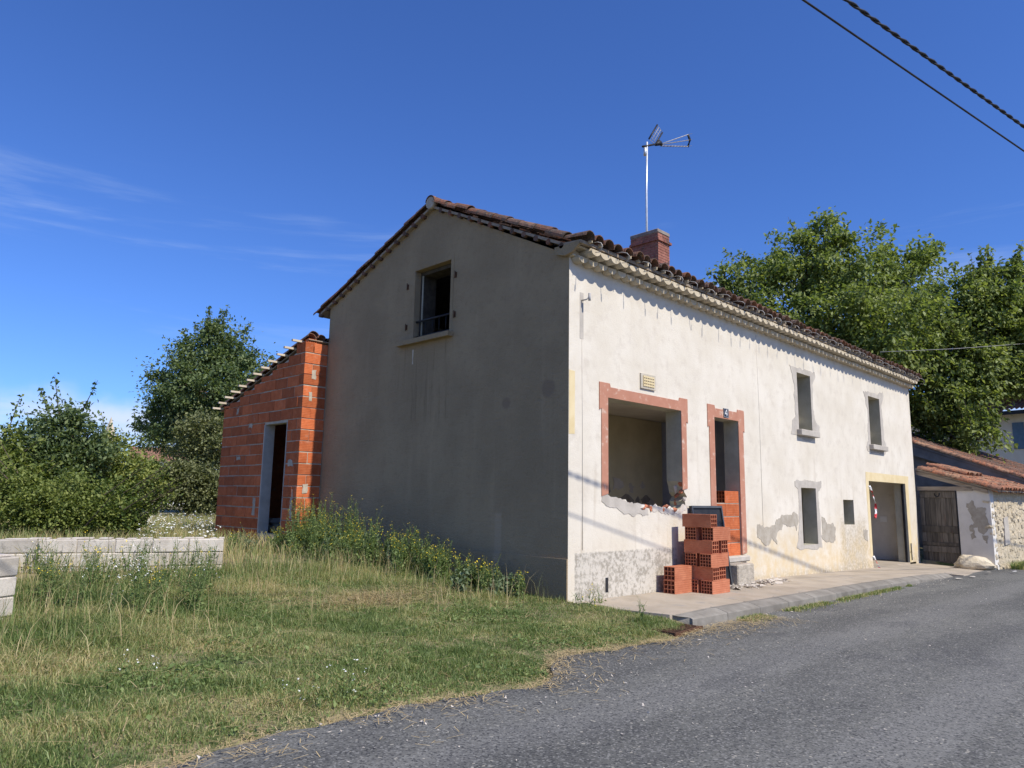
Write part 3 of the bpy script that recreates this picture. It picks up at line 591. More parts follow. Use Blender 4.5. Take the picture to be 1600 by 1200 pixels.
back, ang2 = slope_pts((7.58, roof_z(7.58)+0.05), (RIDGE_Y+0.1, RIDGE_Z+0.06), 0.37)
rest = MB(); base_v = np.array(TM.v)
def put_tile(x, y, z, ang, single, flip=False, jit=1.0, parent=None, me=None, rest_=None):
    Mx = Matrix.Translation((x+rng.normal(0, 0.008)*jit, y+rng.normal(0, 0.02)*jit, z+rng.normal(0, 0.008)*jit)) @ (Matrix.Rotation(math.pi, 4, 'Z') if flip else Matrix.Identity(4)) @ Matrix.Rotation(ang, 4, 'X') @ Matrix.Rotation(rng.normal(0, 0.025)*jit, 4, 'Z') @ Matrix.Rotation(rng.normal(0, 0.05)*jit, 4, 'Y')
    if single:
        o = mesh_obj('roof_tile', me or tile_me, None, parent or roof); o.matrix_local = Mx; return o
    (rest_ or rest).add([tuple(Mx @ Vector(v)) for v in TM.v], TM.f)
for c_ in range(NCOL):
    x = -0.08+0.06 + c_*PITCHX
    for i, q in enumerate(front1): put_tile(x, q[0], q[1], ang0, True)
    for i, q in enumerate(front2): put_tile(x, q[0], q[1]+0.02, ang1, c_ < 3)
    for i, q in enumerate(back): put_tile(x, q[0], q[1], -(ang2-math.pi) if False else math.atan2(RIDGE_Z+0.06-(roof_z(7.58)+0.05), 7.58-RIDGE_Y-0.1), c_ < 2, True)
rest.build('roof_tile_field', M['tile'], roof, recalc=False, kind='stuff')
k = 0; x = -0.13
rid = tile_mesh('ridge_tile', 0.46, 0.135, 0.115, 0.016); rid_me = rid.mesh('ridge_tile'); rid_me.materials.append(M['tile'])
while x < HL:
    o = mesh_obj('ridge_tile', rid_me, None, roof); o.matrix_local = Matrix.Translation((x, RIDGE_Y, RIDGE_Z+0.085+rng.normal(0, .008))) @ Matrix.Rotation(-math.pi/2, 4, 'Z') @ Matrix.Rotation(rng.normal(0.02, .02), 4, 'X'); x += 0.40
MB().tube([(-0.125, RIDGE_Y, RIDGE_Z+0.06), (-0.02, RIDGE_Y, RIDGE_Z+0.06)], 0.12, 12).build('ridge_mortar', M['mortar'], roof)
# verge tiles: row of channel tile ends showing under the rake
vm = MB()
for q0, q1, st in (((0.1, 5.47), (RIDGE_Y, RIDGE_Z-0.005), 0.30), ((7.4, roof_z(7.4)-0.005), (RIDGE_Y, RIDGE_Z-0.005), 0.30)):
    sp_, an = slope_pts(q0, q1, st)
    for q in sp_: MB().tube([(-0.085, q[0], q[1]-0.015), (0.0, q[0], q[1]-0.015)], 0.05, 10).build('verge_tile', M['tile'], roof)
# genoise (two rows of half round tile ends) on the facade
gen_me = None
def genoise_mesh(r, L):
    mb = MB(); n = 9; a = [(r*math.cos(t), 0, -r*0.80*math.sin(t)) for t in np.linspace(0, math.pi, n)]
    b = [(p_[0]*0.94, L, p_[2]*0.94) for p_ in a]
    mb.add(a+b, [(k, k+1, n+k+1, n+k) for k in range(n-1)], 0, True); mb.add(a, [tuple(range(n))]); mb.add(a[:1]+a[-1:]+b[-1:]+b[:1], [(0, 1, 2, 3)]); return mb.mesh('genoise_tile')
gm1 = genoise_mesh(0.118, 0.16); gm2 = genoise_mesh(0.118, 0.31); gm1.materials.append(M['genoise']); gm2.materials.append(M['genoise'])
gen = empty('genoise'); gen.parent = house; gen['label'] = 'cream painted genoise of two scalloped tile rows under the eaves'
for c_ in range(int(HL/0.255)):
    x = 0.15+c_*0.255
    mesh_obj('genoise_tile', gm1, None, gen, (x, -0.16+rng.normal(0, .006), 5.265), (0, 0, rng.normal(0, .02)))
    if x+0.128 < HL: mesh_obj('genoise_tile', gm2, None, gen, (x+0.128, -0.31+rng.normal(0, .006), 5.375), (0, 0, rng.normal(0, .02)))
MB().box((-0.02, -0.10, 5.267), (HL+0.01, -0.002, 5.292)).build('genoise_course', M['genoise'], gen)
MB().box((-0.03, -0.21, 5.377), (HL+0.02, -0.002, 5.402)).build('genoise_course', M['genoise'], gen)
MB().box((-0.0, -0.05, 5.293), (HL, -0.001, 5.376)).build('genoise_course', M['genoise'], gen)
MB().box((-0.02, -0.17, 5.403), (HL, -0.001, 5.462)).build('genoise_course', M['genoise'], gen)
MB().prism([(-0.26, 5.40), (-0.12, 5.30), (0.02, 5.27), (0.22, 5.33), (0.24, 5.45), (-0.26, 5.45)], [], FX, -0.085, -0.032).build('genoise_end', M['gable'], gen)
# mortar plugs between eave tiles
for c_ in range(NCOL-1):
    x = -0.02+PITCHX/2+c_*PITCHX
    if rng.random() < 0.8: MB().box((x-0.02, -0.37, 5.44), (x+0.02, -0.30, 5.50)).build('mortar_plug', M['genoise'], gen)
# gutter brackets: thin curved straps
xb = 0.18
while xb < HL:
    L = rng.uniform(0.28, 0.42); tw = rng.normal(0, 0.03)
    d_ = rng.uniform(0.10, 0.19); pts = [(xb, -0.20, 5.478), (xb, -0.42, 5.455), (xb+tw*.3, -0.42-d_*0.7, 5.42), (xb+tw*.5, -0.42-d_, 5.37), (xb+tw*.8, -0.42-d_*0.9, 5.31), (xb+tw, -0.42-d_*0.45, 5.27), (xb+tw, -0.40, 5.285)]
    MB().tube(pts, 0.0058, 5).build('gutter_bracket', M['bracket'], gen); xb += rng.choice([0.42, 0.5, 0.63])
# chimney
ch = empty('chimney'); ch.parent = house; ch['label'] = 'red brick chimney stained dark'
X0, X1, Y0, Y1 = 6.20, 6.72, 2.40, 3.22
MB().box((X0+0.012, Y0+0.012, 6.3), (X1-0.012, Y1-0.012, 8.06)).build('chimney_core', M['mortar'], ch)
bm_ = MB(); z = 6.45; r_ = 0
while z < 8.05:
    cap_ = 0.045 if 7.80 < z < 7.86 else 0.0; h = 0.058
    for (a0, a1, fixed, axis_) in ((X0, X1, Y0, 'x'), (Y0, Y1, X0, 'y'), (Y0, Y1, X1, 'y2'), (X0, X1, Y1, 'x2')):
        off = 0.11 if (r_ % 2) else 0.0; u = a0-off
        while u < a1-0.01:
            u0, u1 = max(a0, u)+0.004, min(a1, u+0.22)-0.004; u += 0.22
            if u1-u0 < 0.03: continue
            j = rng.normal(0, 0.002)+cap_
            if axis_ == 'x': bm_.box((u0-cap_*(u0 < a0+.01), fixed-j, z), (u1+cap_*(u1 > a1-.01), fixed+0.05, z+h))
            elif axis_ == 'x2': bm_.box((u0, fixed-0.05, z), (u1, fixed+j, z+h))
            elif axis_ == 'y': bm_.box((fixed-j, u0+(0.055 if u0 < a0+.01 else 0), z), (fixed+0.05, u1, z+h))
            else: bm_.box((fixed-0.05, u0+(0.055 if u0 < a0+.01 else 0), z), (fixed+j, u1, z+h))
    z += 0.070; r_ += 1
bm_.build('brickwork', M['cbrick'], ch, kind='stuff')
MB().box((X0-0.01, Y0-0.01, 8.062), (X1+0.01, Y1+0.01, 8.16)).build('chimney_cap', mat_var('chimney_cap_cement', (0.19, 0.155, 0.13), (0.30, 0.26, 0.22), 5, bs=0.6), ch, bevel=0.012)

# entrance: bricks closing the lower door, step, threshold
stp = MB().box((4.47, -0.36, -0.4), (5.12, -0.005, 0.34)).build('door_step', M['stepstone'], house, bevel=0.02, label='crumbling masonry step under the front door')
MB().box((4.47, -0.09, 0.342), (5.52, -0.0055, 0.455)).build('door_step', M['cement'], house, bevel=0.02)

# hollow brick
def hollow_mesh(name, L, Wd, H, nw, nh, t=0.011, depth=0.16):
    mb = MB(); x0, x1 = -L/2, L/2; y0, y1 = -Wd/2, Wd/2
    mb.add([(x0,y0,0),(x1,y0,0),(x1,y1,0),(x0,y1,0),(x0,y0,H),(x1,y0,H),(x1,y1,H),(x0,y1,H)], [(0,3,2,1),(4,5,6,7),(0,1,5,4),(2,3,7,6)])
    cw = (Wd-t)/nw; chh = (H-t)/nh
    for sx, xe in ((1, x0), (-1, x1)):
        for i in range(nw+1): mb.add([(xe, y0+i*cw, 0), (xe, y0+i*cw+t, 0), (xe, y0+i*cw+t, H), (xe, y0+i*cw, H)], [(0, 1, 2, 3)])
        for i in range(nw):
            a, b = y0+i*cw+t, y0+(i+1)*cw
            for j in range(nh+1): mb.add([(xe, a, j*chh), (xe, b, j*chh), (xe, b, j*chh+t), (xe, a, j*chh+t)], [(0, 1, 2, 3)])
            for j in range(nh):
                c, d = j*chh+t, (j+1)*chh; xi = xe+sx*depth
                mb.add([(xe,a,c),(xe,b,c),(xe,b,d),(xe,a,d),(xi,a,c),(xi,b,c),(xi,b,d),(xi,a,d)], [(0,1,5,4),(1,2,6,5),(2,3,7,6),(3,0,4,7),(4,5,6,7)])
    me = mb.mesh(name, recalc=False); return me
BH = 0.2185
hb = hollow_mesh('hollow_brick', 0.58, 0.215, BH-0.001, 4, 4); hb.materials.append(M['hbrick'])
hb3 = hollow_mesh('hollow_brick', 0.54, 0.215, BH-0.001, 3, 3); hb3.materials.append(M['hbrick'])
GB = 'new hollow bricks stacked on the pavement'
zp = float(pave_z(3.1))
def brick_thing(me, x, y, z, rz, label): return mesh_obj('hollow_brick', me, None, None, (x, y, z), (0, 0, rz), label=label, cat='brick', group=GB)
CX, CY = 2.83, -0.75
def lay_x(layer, yc, dx, label): brick_thing(hb, CX+0.29+dx, yc, zp+layer*BH, rng.normal(0, .012), label)
def lay_y(layer, xc, dy, label): brick_thing(hb3, xc, CY+0.27+dy, zp+layer*BH, math.pi/2+rng.normal(0, .012), label)
lay_x(0, CY+0.108, 0.0, 'hollow red brick at the bottom of the tall stack, lying along the road side')
lay_x(0, CY+0.375, -0.02, 'hollow red brick at the bottom of the tall stack, lying along the wall side')
lay_y(1, CX+0.108+0.02, 0.0, 'hollow red brick in second layer of the tall stack, end beside the small pile')
lay_y(1, CX+0.375+0.03, 0.03, 'hollow red brick in second layer of the tall stack, end towards the door')
lay_x(2, CY+0.108, -0.02, 'hollow red brick in third layer of the tall stack, road side')
lay_x(2, CY+0.375+.03, 0.0, 'hollow red brick in third layer of the tall stack, wall side')
lay_y(3, CX+0.108+0.02, 0.0, 'hollow red brick in fourth layer of the tall stack, end towards the broken opening')
lay_y(3, CX+0.43+0.03, 0.01, 'hollow red brick in fourth layer of the tall stack, end towards the door')
lay_x(4, CY+0.108, 0.07, 'hollow red brick in fifth layer of the tall stack, road side')
lay_x(4, CY+0.40, -0.0, 'hollow red brick in fifth layer of the tall stack, wall side')
lay_y(5, CX+0.09, 0.0, 'hollow red brick lying alone on top of the tall stack')
for k in range(2): brick_thing(hb3, 2.56+0.015*k, -0.262, float(pave_z(2.5))+k*BH, rng.normal(0, .02)+math.pi*k, ('hollow red brick at the bottom of the low two brick pile', 'hollow red brick on top of the low two brick pile')[k])
# bricks closing the door
db = empty('door_blocking', (0, 0, 0), label='half height infill of hollow bricks closing the front doorway', cat='brick wall')
zc = 0.462; row = 0
hbd = hollow_mesh('brick', 0.56, 0.20, 0.235, 3, 3); hbd.materials.append(M['brick'])
sb = MB().box((-0.20, -0.10, 0), (0.20, 0.10, 0.235)).mesh('brick'); sb.materials.append(M['brick'])
sb2 = MB().box((-0.28, -0.10, 0), (0.28, 0.10, 0.235)).mesh('brick'); sb2.materials.append(M['brick'])
for r_ in range(5):
    if r_ == 4: mesh_obj('brick', hbd, None, db, (5.04, 0.125, zc))
    elif r_ % 2: mesh_obj('brick', sb, None, db, (4.59, 0.125, zc)); mesh_obj('brick', sb2, None, db, (5.05, 0.125, zc))
    else: mesh_obj('brick', sb2, None, db, (4.665, 0.125, zc)); mesh_obj('brick', sb, None, db, (5.13, 0.125, zc))
    if r_ < 4: MB().box((4.385, 0.033, zc+0.235), (5.33, 0.217, zc+0.254)).build('mortar_joint', M['mortar'], db)
    zc += 0.254
# black panel leaning behind the stack
bp = empty('black_panel', (3.88, -0.24, -0.03), label='flat black panel with raised rim leaning against the wall behind the brick stack', cat='panel')
th = rad(-7)
fr = MB().box((-0.55, 0.0, 0.0), (0.55, 0.03, 1.46)).build('panel', M['dark'], bp, rot=(th, 0, 0))
mb = MB(); mb.box((-0.55, -0.03, 1.42), (0.55, -0.001, 1.46)); mb.box((0.51, -0.03, 0.0), (0.55, -0.0012, 1.418)); mb.box((-0.55, -0.03, 0.0), (-0.51, -0.0012, 1.418)); mb.build('rim', mat_var('panel_rim', (0.05, 0.055, 0.06), (0.08, 0.085, 0.09), 4, 0.4, bs=0), bp, rot=(th, 0, 0))
# rubble crumbs by the step
rub = MB()
for k in range(420):
    a = rng.uniform(0, 1); x = 3.75+a*2.7; y = -0.12-abs(rng.normal(0, 0.20))*(1.25-a*0.7)-0.1; s = abs(rng.normal(0, 0.016))+0.006
    z = float(pave_z(x)); p_ = [(x+s*1.6*rng.normal(), y+s*1.6*rng.normal(), z-0.002+max(0, s*rng.normal(0.8, .4))) for _ in range(5)]
    rub.add(p_, [(0, 1, 2), (0, 2, 3), (0, 3, 4), (1, 2, 4), (1, 3, 4), (2, 3, 4)])
rub.build('rubble_crumbs', M['rubble'], None, recalc=False, kind='stuff', label='white plaster crumbs scattered on the pavement by the door step')
# garage: right-hand rail, bolt and barrier tape
gr = MB().box((g[1]-0.05, 0.05, -0.21), (g[1]-0.004, 0.11, 2.1)); gr.build('door_rail', M['dark'], house)
MB().tube([(g[1]+0.10, -0.03, -0.15), (g[1]+0.10, -0.03, 0.35)], 0.014, 6).tube([(g[1]+0.10, -0.03, 0.12), (g[1]+0.02, -0.05, 0.14)], 0.012, 6).build('door_bolt', M['dark'], house)
bt = empty('barrier_tape', (g[0], -0.02, 1.9), label='torn red and white barrier tape hanging by the garage opening', cat='tape')
def ribbon(root, pts, w, n):
    pts = [np.array(p_) for p_ in pts]; P_ = []
    for i in range(n+1):
        t = i/n*(len(pts)-1); j = min(int(t), len(pts)-2); c = pts[j]+(pts[j+1]-pts[j])*(t-j); a = 0.5+1.9*t
        d = np.array([math.cos(a), -abs(math.sin(a))*0.6, 0.12*math.sin(3*a)])*w/2; P_.append((c-d, c+d))
    L_ = np.array(root.location)
    for i in range(n): MB().add([tuple(v-L_) for v in (P_[i][0], P_[i][1], P_[i+1][1], P_[i+1][0])], [(0, 1, 2, 3)]).build('stripe', M['red'] if (i//2) % 2 else M['white'], root, recalc=False)
ribbon(bt, [(g[0]-0.02, -0.02, 2.0), (g[0]+0.10, -0.05, 1.8), (g[0]+0.26, -0.06, 1.52), (g[0]+0.30, -0.05, 1.30), (g[0]+0.20, -0.05, 1.12)], 0.10, 12)
bt2 = empty('barrier_tape', (g[0], -0.05, -0.1), label='short scrap of red and white barrier tape at the foot of the garage jamb', cat='tape')
ribbon(bt2, [(g[0]-0.03, -0.02, 0.12), (g[0]+0.03, -0.06, -0.02), (g[0]+0.12, -0.08, -0.13), (g[0]+0.16, -0.1, -0.22)], 0.09, 7)
MB().box((HL-0.445, 0.75, 0.95), (HL-0.425, 0.95, 1.12)).build('switch_box', M['white'], house)

# ------------------------------------------------------------------ antenna
an = empty('tv_antenna', (7.05, 3.3, 7.0), label='galvanised mast with grid and yagi television aerial rising behind the chimney', cat='antenna')
ap = lambda q: tuple(np.array(q)-np.array((7.05, 3.3, 7.0)))
def A(px, py, dx=0.0): return ap(on_y(px, py, 3.3+dx))
MB().tube([(0.0, 0, -0.3), A(1010, 300), A(1011, 222)], [0.032, 0.029, 0.024], 8).build('mast', M['galv'], an)
MB().tube([A(1004, 229), A(1032, 224)], 0.028, 6).build('clamp', M['dark'], an)
MB().tube([A(1008, 231), A(1008, 243)], 0.045, 6).build('amplifier_box', M['galv'], an)
mb = MB()
for a, b in (((1033, 225), (1076, 210)), ((1033, 226), (1076, 219)), ((1033, 228), (1075, 229))):
    pa, pb = np.array(A(*a)), np.array(A(*b)); mb.tube([pa, pb], 0.013, 5)
    for t in np.linspace(0.08, 1, 9):
        c = pa+(pb-pa)*t; mb.tube([c-np.array((0.0, 0.12, 0.015)), c+np.array((0.0, 0.12, 0.015))], 0.006, 4)
mb.build('boom', M['bracket'], an)
MB().tube([A(1075, 210), A(1078, 219), A(1075, 229)], 0.035, 6).build('boom_end', M['dark'], an)
MB().tube([A(1024, 226), A(1030, 223), A(1034, 226)], [0.04, 0.08, 0.04], 6).build('dipole', M['dark'], an)
mb = MB(); p1, p2, p3, p4 = [np.array(A(*q)) for q in ((1014, 217), (1027, 195), (1035, 207), (1024, 226))]
mb2 = MB().tube([p1, p2], 0.024, 5).tube([p3, p4], 0.024, 5); mb2.build('reflector_edge', M['dark'], an)
for t in np.linspace(0, 1, 7): mb.tube([p1+(p2-p1)*t, p4+(p3-p4)*t], 0.007, 4)
for t in (0.33, 0.66): mb.tube([p1+(p4-p1)*t, p2+(p3-p2)*t], 0.007, 4)
mb.build('reflector', M['bracket'], an)

# ------------------------------------------------------------------ brick annex
AX = -0.55; AY0 = 7.085; AY1 = 11.05; AZ0 = 0.47
def annex_top(y): return 4.86 - (y-AY0)*0.30
annex = empty('brick_annex', (AX, AY0, 0.3), label='unfinished orange hollow brick annex with open doorway behind the grey gable', cat='annex')
OA = lambda mb, *a, **k: mb.build(*a, loc=(-AX, -AY0, -0.3), **k)
dy0, dy1, dz0, dz1 = 7.68, 8.77, 0.62, 3.08
aw = empty('front_wall'); aw.parent = annex; aw.location = (0, 0, 0)
outl = [(AY0+0.016, AZ0), (AY1-0.008, AZ0), (AY1-0.008, annex_top(AY1)-0.12), (AY0+0.016, annex_top(AY0)-0.12)]
OA(MB().prism(outl, [[(dy0, dz0), (dy1, dz0), (dy1, dz1), (dy0, dz1)]], FX, AX+0.012, AX+0.20), 'mortar_core', M['mortar'], aw)
OA(MB().box((AX+0.20, AY0+0.016, AZ0), (0.9, AY0+0.2, 4.60)), 'mortar_core', M['mortar'], aw)
CH = 0.243
def abrick(x0, x1, y0, y1, z, h, nm='brick'):
    j = rng.normal(0, 0.004); y0 += min(0.009, abs(rng.normal(0, .004))); y1 -= abs(rng.normal(0, .006)); z += rng.normal(0, .003)
    mb = MB().box((-(x1-x0)/2, -(y1-y0)/2, -h/2), ((x1-x0)/2, (y1-y0)/2, h/2))
    o = mb.build('brick', M['brick'], aw, loc=((x0+x1)/2+j-AX, (y0+y1)/2-AY0, z+h/2-0.3), bevel=0.004); return o
z = AZ0; r_ = 0
while z < 4.75:
    h = CH-0.022
    # visible return facing the road
    h_full = h; h = min(h, 4.85-z)
    if h > 0.03:
        j = -0.001*r_ % 3
        if r_ % 2 == 0: abrick(AX, 0.0-0.004, AY0, AY0+0.20, z, h)
        else:
            abrick(AX, AX+0.20, AY0, AY0+0.40, z, h); abrick(AX+0.212, -0.004, AY0, AY0+0.2, z, h)
    h = h_full
    y = AY0 + (0.40 if r_ % 2 else 0.20) + 0.010
    while y < AY1-0.02:
        y1 = min(y+0.53, AY1); zt = z+h
        lim = annex_top(y1) - 0.02
        if z > lim: y = y1+0.01; continue
        hh = min(h, max(0.05, lim-z))
        segs = [(y, y1)]
        if z < dz1-0.02 and z+hh > dz0+0.05:
            segs = []
            if y < dy0: segs.append((y, min(y1, dy0)))
            if y1 > dy1: segs.append((max(y, dy1), y1))
        for a, b in segs:
            if b-a > 0.05: abrick(AX, AX+0.19, a, b-0.0, z, hh)
        y = y1+0.010
    z += CH; r_ += 1
for (xx, zz, w_, hh) in ((-0.36, 4.02, 0.10, 0.20), (-0.40, 3.52, 0.06, 0.19), (-0.42, 1.52, 0.12, 0.2), (-0.5, 0.9, 0.05, 0.2)):
    MB().prism(rough([(xx, zz), (xx+w_, zz), (xx+w_, zz+hh), (xx, zz+hh)], 0.05, 0.008), [], FY, AY0-0.004, AY0+0.02).build('mortar_patch', M['mortar'], aw, loc=(-AX, -AY0, -0.3))
for (yy, zz, w_, hh) in ((8.95, 1.0, 0.14, 0.4), (9.4, 3.05, 0.16, 0.19), (7.25, 1.0, 0.1, 0.6), (7.35, 2.1, 0.2, 0.14), (10.2, 3.42, 0.12, 0.16), (9.9, 2.3, 0.2, 0.08)):
    MB().prism(rough([(yy, zz), (yy+w_, zz), (yy+w_, zz+hh), (yy, zz+hh)], 0.05, 0.014), [], FX, AX-0.006, AX+0.02).build('mortar_patch', M['mortar'], aw, loc=(-AX, -AY0, -0.3))
# door jamb lining (pale cement), lintel, foundation
OA(MB().box((AX-0.004, dy1-0.045, dz0), (AX+0.24, dy1-0.001, dz1)), 'door_jamb', M['cement'], annex)
OA(MB().box((AX-0.004, dy0+0.001, dz0), (AX+0.24, dy0+0.025, dz1)), 'door_jamb', M['cement'], annex)
OA(MB().box((AX+0.04, AY0+0.03, -0.3), (0.9, AY1, AZ0-0.002)), 'foundation', M['cement'], annex)
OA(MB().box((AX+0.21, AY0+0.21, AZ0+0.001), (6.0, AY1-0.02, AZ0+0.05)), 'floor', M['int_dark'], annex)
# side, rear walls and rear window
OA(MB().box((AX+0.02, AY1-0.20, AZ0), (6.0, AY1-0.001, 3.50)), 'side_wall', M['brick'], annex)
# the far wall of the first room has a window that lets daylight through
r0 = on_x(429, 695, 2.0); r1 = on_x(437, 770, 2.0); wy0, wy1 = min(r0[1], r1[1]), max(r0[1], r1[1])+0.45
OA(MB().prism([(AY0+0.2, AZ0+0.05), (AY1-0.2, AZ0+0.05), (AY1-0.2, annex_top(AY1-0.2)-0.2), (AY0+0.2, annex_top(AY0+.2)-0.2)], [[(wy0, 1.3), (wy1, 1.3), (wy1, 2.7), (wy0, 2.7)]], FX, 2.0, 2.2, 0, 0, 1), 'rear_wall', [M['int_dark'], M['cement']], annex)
# toilet-like pan left inside
ty = on_x(427, 820, 0.6)
OA(MB().box((0.5, ty[1]-0.16, AZ0+0.05), (0.95, ty[1]+0.16, AZ0+0.28)).box((0.45, ty[1]-0.2, AZ0+0.281), (1.0, ty[1]+0.2, AZ0+0.42)), 'basin', M['white'], annex, bevel=0.05)
# roof of the annex: deck, battens, tiles
ang_a = math.atan(0.30)
OA(MB().prism([(AY0-0.02, annex_top(AY0)+0.01), (AY1+0.35, annex_top(AY1+0.35)+0.01), (AY1+0.35, annex_top(AY1+.35)+0.03), (AY0-0.02, annex_top(AY0)+0.03)], [], FX, AX+0.05, 6.0), 'roof_deck', M['beam'], annex)
for k in range(12):
    yy = AY0+0.22+k*0.365; zz = annex_top(yy)+0.035
    OA(MB().box((AX-0.21+rng.normal(0, .015), yy-0.03, zz), (5.9, yy+0.03, zz+0.045)), 'batten', M['timber'], annex)
ta = MB()
yy = AY1+0.40
ts = []
while yy > AY0+0.25: ts.append(yy); yy -= 0.36
for c_ in range(22):
    x = AX+0.11+c_*0.26
    for i, yv in enumerate(ts):
        Mx = Matrix.Translation((x+rng.normal(0, .006), yv, annex_top(yv)+0.075+rng.normal(0, .006))) @ Matrix.Rotation(math.pi, 4, 'Z') @ Matrix.Rotation(ang_a, 4, 'X')
        if c_ < 3:
            o = mesh_obj('roof_tile', tile_me, None, annex); o.matrix_local = Matrix.Translation((-AX, -AY0, -0.3)) @ Mx
        else: ta.add([tuple(Mx @ Vector(v)) for v in TM.v], TM.f)
OA(ta, 'roof_tile_field', M['tile'], annex, recalc=False, kind='stuff')
# loose bricks and tiles heaped at the top against the house
hbs = hollow_mesh('brick', 0.30, 0.20, 0.16, 4, 2); hbs.materials.append(M['brick'])
o = mesh_obj('brick', hbs, None, aw, (0.0, 0.0, 0.0)); o.matrix_local = Matrix.Translation((0.16, 0.16, 4.745-0.3)) @ Matrix.Rotation(math.pi/2, 4, 'Z')
for (xx, yy, zz, a) in ((-0.40, 7.12, 4.93, 0.2), (-0.20, 7.10, 4.90, 0.1), (-0.02, 7.12, 4.88, 0.0), (-0.30, 7.18, 5.02, 0.3)):
    o = mesh_obj('roof_tile', tile_me, None, annex); o.matrix_local = Matrix.Translation((xx-AX, yy-AY0, zz-0.3)) @ Matrix.Rotation(-a, 4, 'X') @ Matrix.Rotation(a, 4, 'Y')

# ------------------------------------------------------------------ concrete block walls
def block_mesh(L, H=0.2, T=0.2):
    me = MB().box((-L/2, -T/2, 0), (L/2, T/2, H)).mesh('concrete_block', bevel=0.012); me.materials.append(M['block']); return me
bl_full = block_mesh(0.492, 0.192); bl_half = block_mesh(0.24, 0.192)
def block_wall(name, p0, p1, z0, courses, label, half_end=True):
    a, b = Vector(p0), Vector(p1); d = (b-a); L = d.length; d.normalize(); rz = math.atan2(d.y, d.x)
    root = empty(name, (a.x, a.y, z0), rz, label=label, cat='wall')
    MB().box((0.03, -0.085, -0.35), (L-0.03, 0.085, courses*0.2-0.012)).build('mortar_core', M['mortar'], root)
    for c_ in range(courses):
        u = 0.25 if c_ % 2 == 0 else 0.0
        u = L - u
        if c_ % 2 == 0: mesh_obj('concrete_block', bl_half, None, root, (L-0.123, rng.normal(0, .004), c_*0.2), (0, 0, rng.normal(0, .008)))
        while u > 0.1:
            mesh_obj('concrete_block', bl_full, None, root, (u-0.25, rng.normal(0, .004), c_*0.2+rng.normal(0, .002)), (0, rng.normal(0, .004), rng.normal(0, .008))); u -= 0.5
    # uneven mortar bed on top
    mb = MB(); x = 0.0
    while x < L:
        w_ = rng.uniform(0.08, 0.3); mb.box((x, -0.075+rng.normal(0, .015), courses*0.2-0.006), (min(x+w_, L), 0.075+rng.normal(0, .015), courses*0.2+rng.uniform(0.006, 0.02))); x += w_+rng.uniform(0, .1)
    mb.build('mortar_bed', M['rubble'], root, bevel=0.004)
    return root
bR = at(350, 850, 11.2); bL = at(-120, 850, 9.9)
block_wall('block_wall', (bL[0], bL[1], 0), (bR[0], bR[1], 0), 0.005, 4, 'low unfinished pale concrete block wall running up to the annex')
s0 = at(14, 900, 7.3)
q1 = np.array([s0[0]-1.6, s0[1]+3.4])
block_wall('block_wall', (q1[0], q1[1], 0), (s0[0], s0[1], 0), 0.03, 4, 'end of a second concrete block wall with pitted block ends in the long grass')

# ------------------------------------------------------------------ shed beyond the house
shed = empty('stone_shed', (17.08, 0.0, -0.35), rad(-6.0), label='small lean-to shed of lime render and rubble stone with plank door beyond the house', cat='shed')
# local coordinates: x away along the road, y from house (0) out to the road (-1.95), z up from ground
SH_Y = -1.98; def_top = lambda y: 2.93 + y*0.30
dw0, dw1 = -1.06, -0.02
MB().prism([(SH_Y, -0.3), (dw0-0.05, -0.3), (dw0-0.05, 2.32), (-0.9, 2.32), (-0.9, 2.40), (SH_Y, def_top(SH_Y))], [], FX, 0.0, 0.30).build('end_wall', M['lime'], shed, label='white lime wall with grey patches')
for k, pp in enumerate(([(-1.35, 1.9), (-1.5, 2.0), (-1.6, 1.75), (-1.85, 1.8), (-1.9, 1.2), (-1.75, 1.0), (-1.6, 1.1), (-1.45, 1.45)], [(-1.38, 1.25), (-1.5, 1.3), (-1.55, 0.95), (-1.4, 0.9)], [(-1.7, 0.95), (-1.85, 1.0), (-1.8, 0.7)])):
    MB().prism(rough(pp, 0.06, 0.03), [], FX, -0.004-0.001*k, 0.0004).build('bare_plaster_patch', M['damp'], shed)
MB().prism([(SH_Y+0.001, 0.0), (0.0, 0.0), (0.0, 2.9), (SH_Y+0.001, 2.2)], [], FX, 4.0, 4.2).build('rear_wall', M['lime'], shed)
MB().box((0.31, SH_Y+0.008, -0.3), (4.3, SH_Y+0.35, def_top(SH_Y)-0.02)).build('mortar_core', M['earth_mortar'], shed)
# rubble stones of the road wall
stn = []
for k in range(4):
    bm = bmesh.new(); bmesh.ops.create_cube(bm, size=1.0); bmesh.ops.bevel(bm, geom=bm.edges[:], offset=0.18, segments=1, affect='EDGES')
    rr = np.random.default_rng(k)
    for v in bm.verts: v.co += Vector(rr.normal(0, 0.05, 3))
    me = bpy.data.meshes.new('stone'); bm.to_mesh(me); bm.free(); me.materials.append(M['stone']); stn.append(me)
zz = 0.0; r_ = 0
while zz < 1.95:
    hh = rng.uniform(0.11, 0.19); xx = 0.0 + rng.uniform(0, .05)
    while xx < 4.25:
        w_ = rng.uniform(0.09, 0.30)
        o = mesh_obj('stone', stn[int(rng.integers(4))], None, shed, (xx+w_/2, SH_Y+0.105+rng.normal(0, .016), zz+hh/2+rng.normal(0, .04)), (0, rng.normal(0, .3), 0)); o.scale = (w_*rng.uniform(.7, 1.2), 0.22, hh*rng.uniform(.6, 1.6)); xx += w_+0.012
    zz += hh+0.008
MB().prism([(0.9, 0.7), (1.35, 0.75), (1.3, 1.55), (0.95, 1.5)], [], FY, SH_Y-0.035, SH_Y+0.05).build('render_repair', M['cement'], shed)
MB().box((-0.06, -1.55, 2.30), (0.12, 0.0, 2.42)).build('door_lintel', M['beam'], shed)
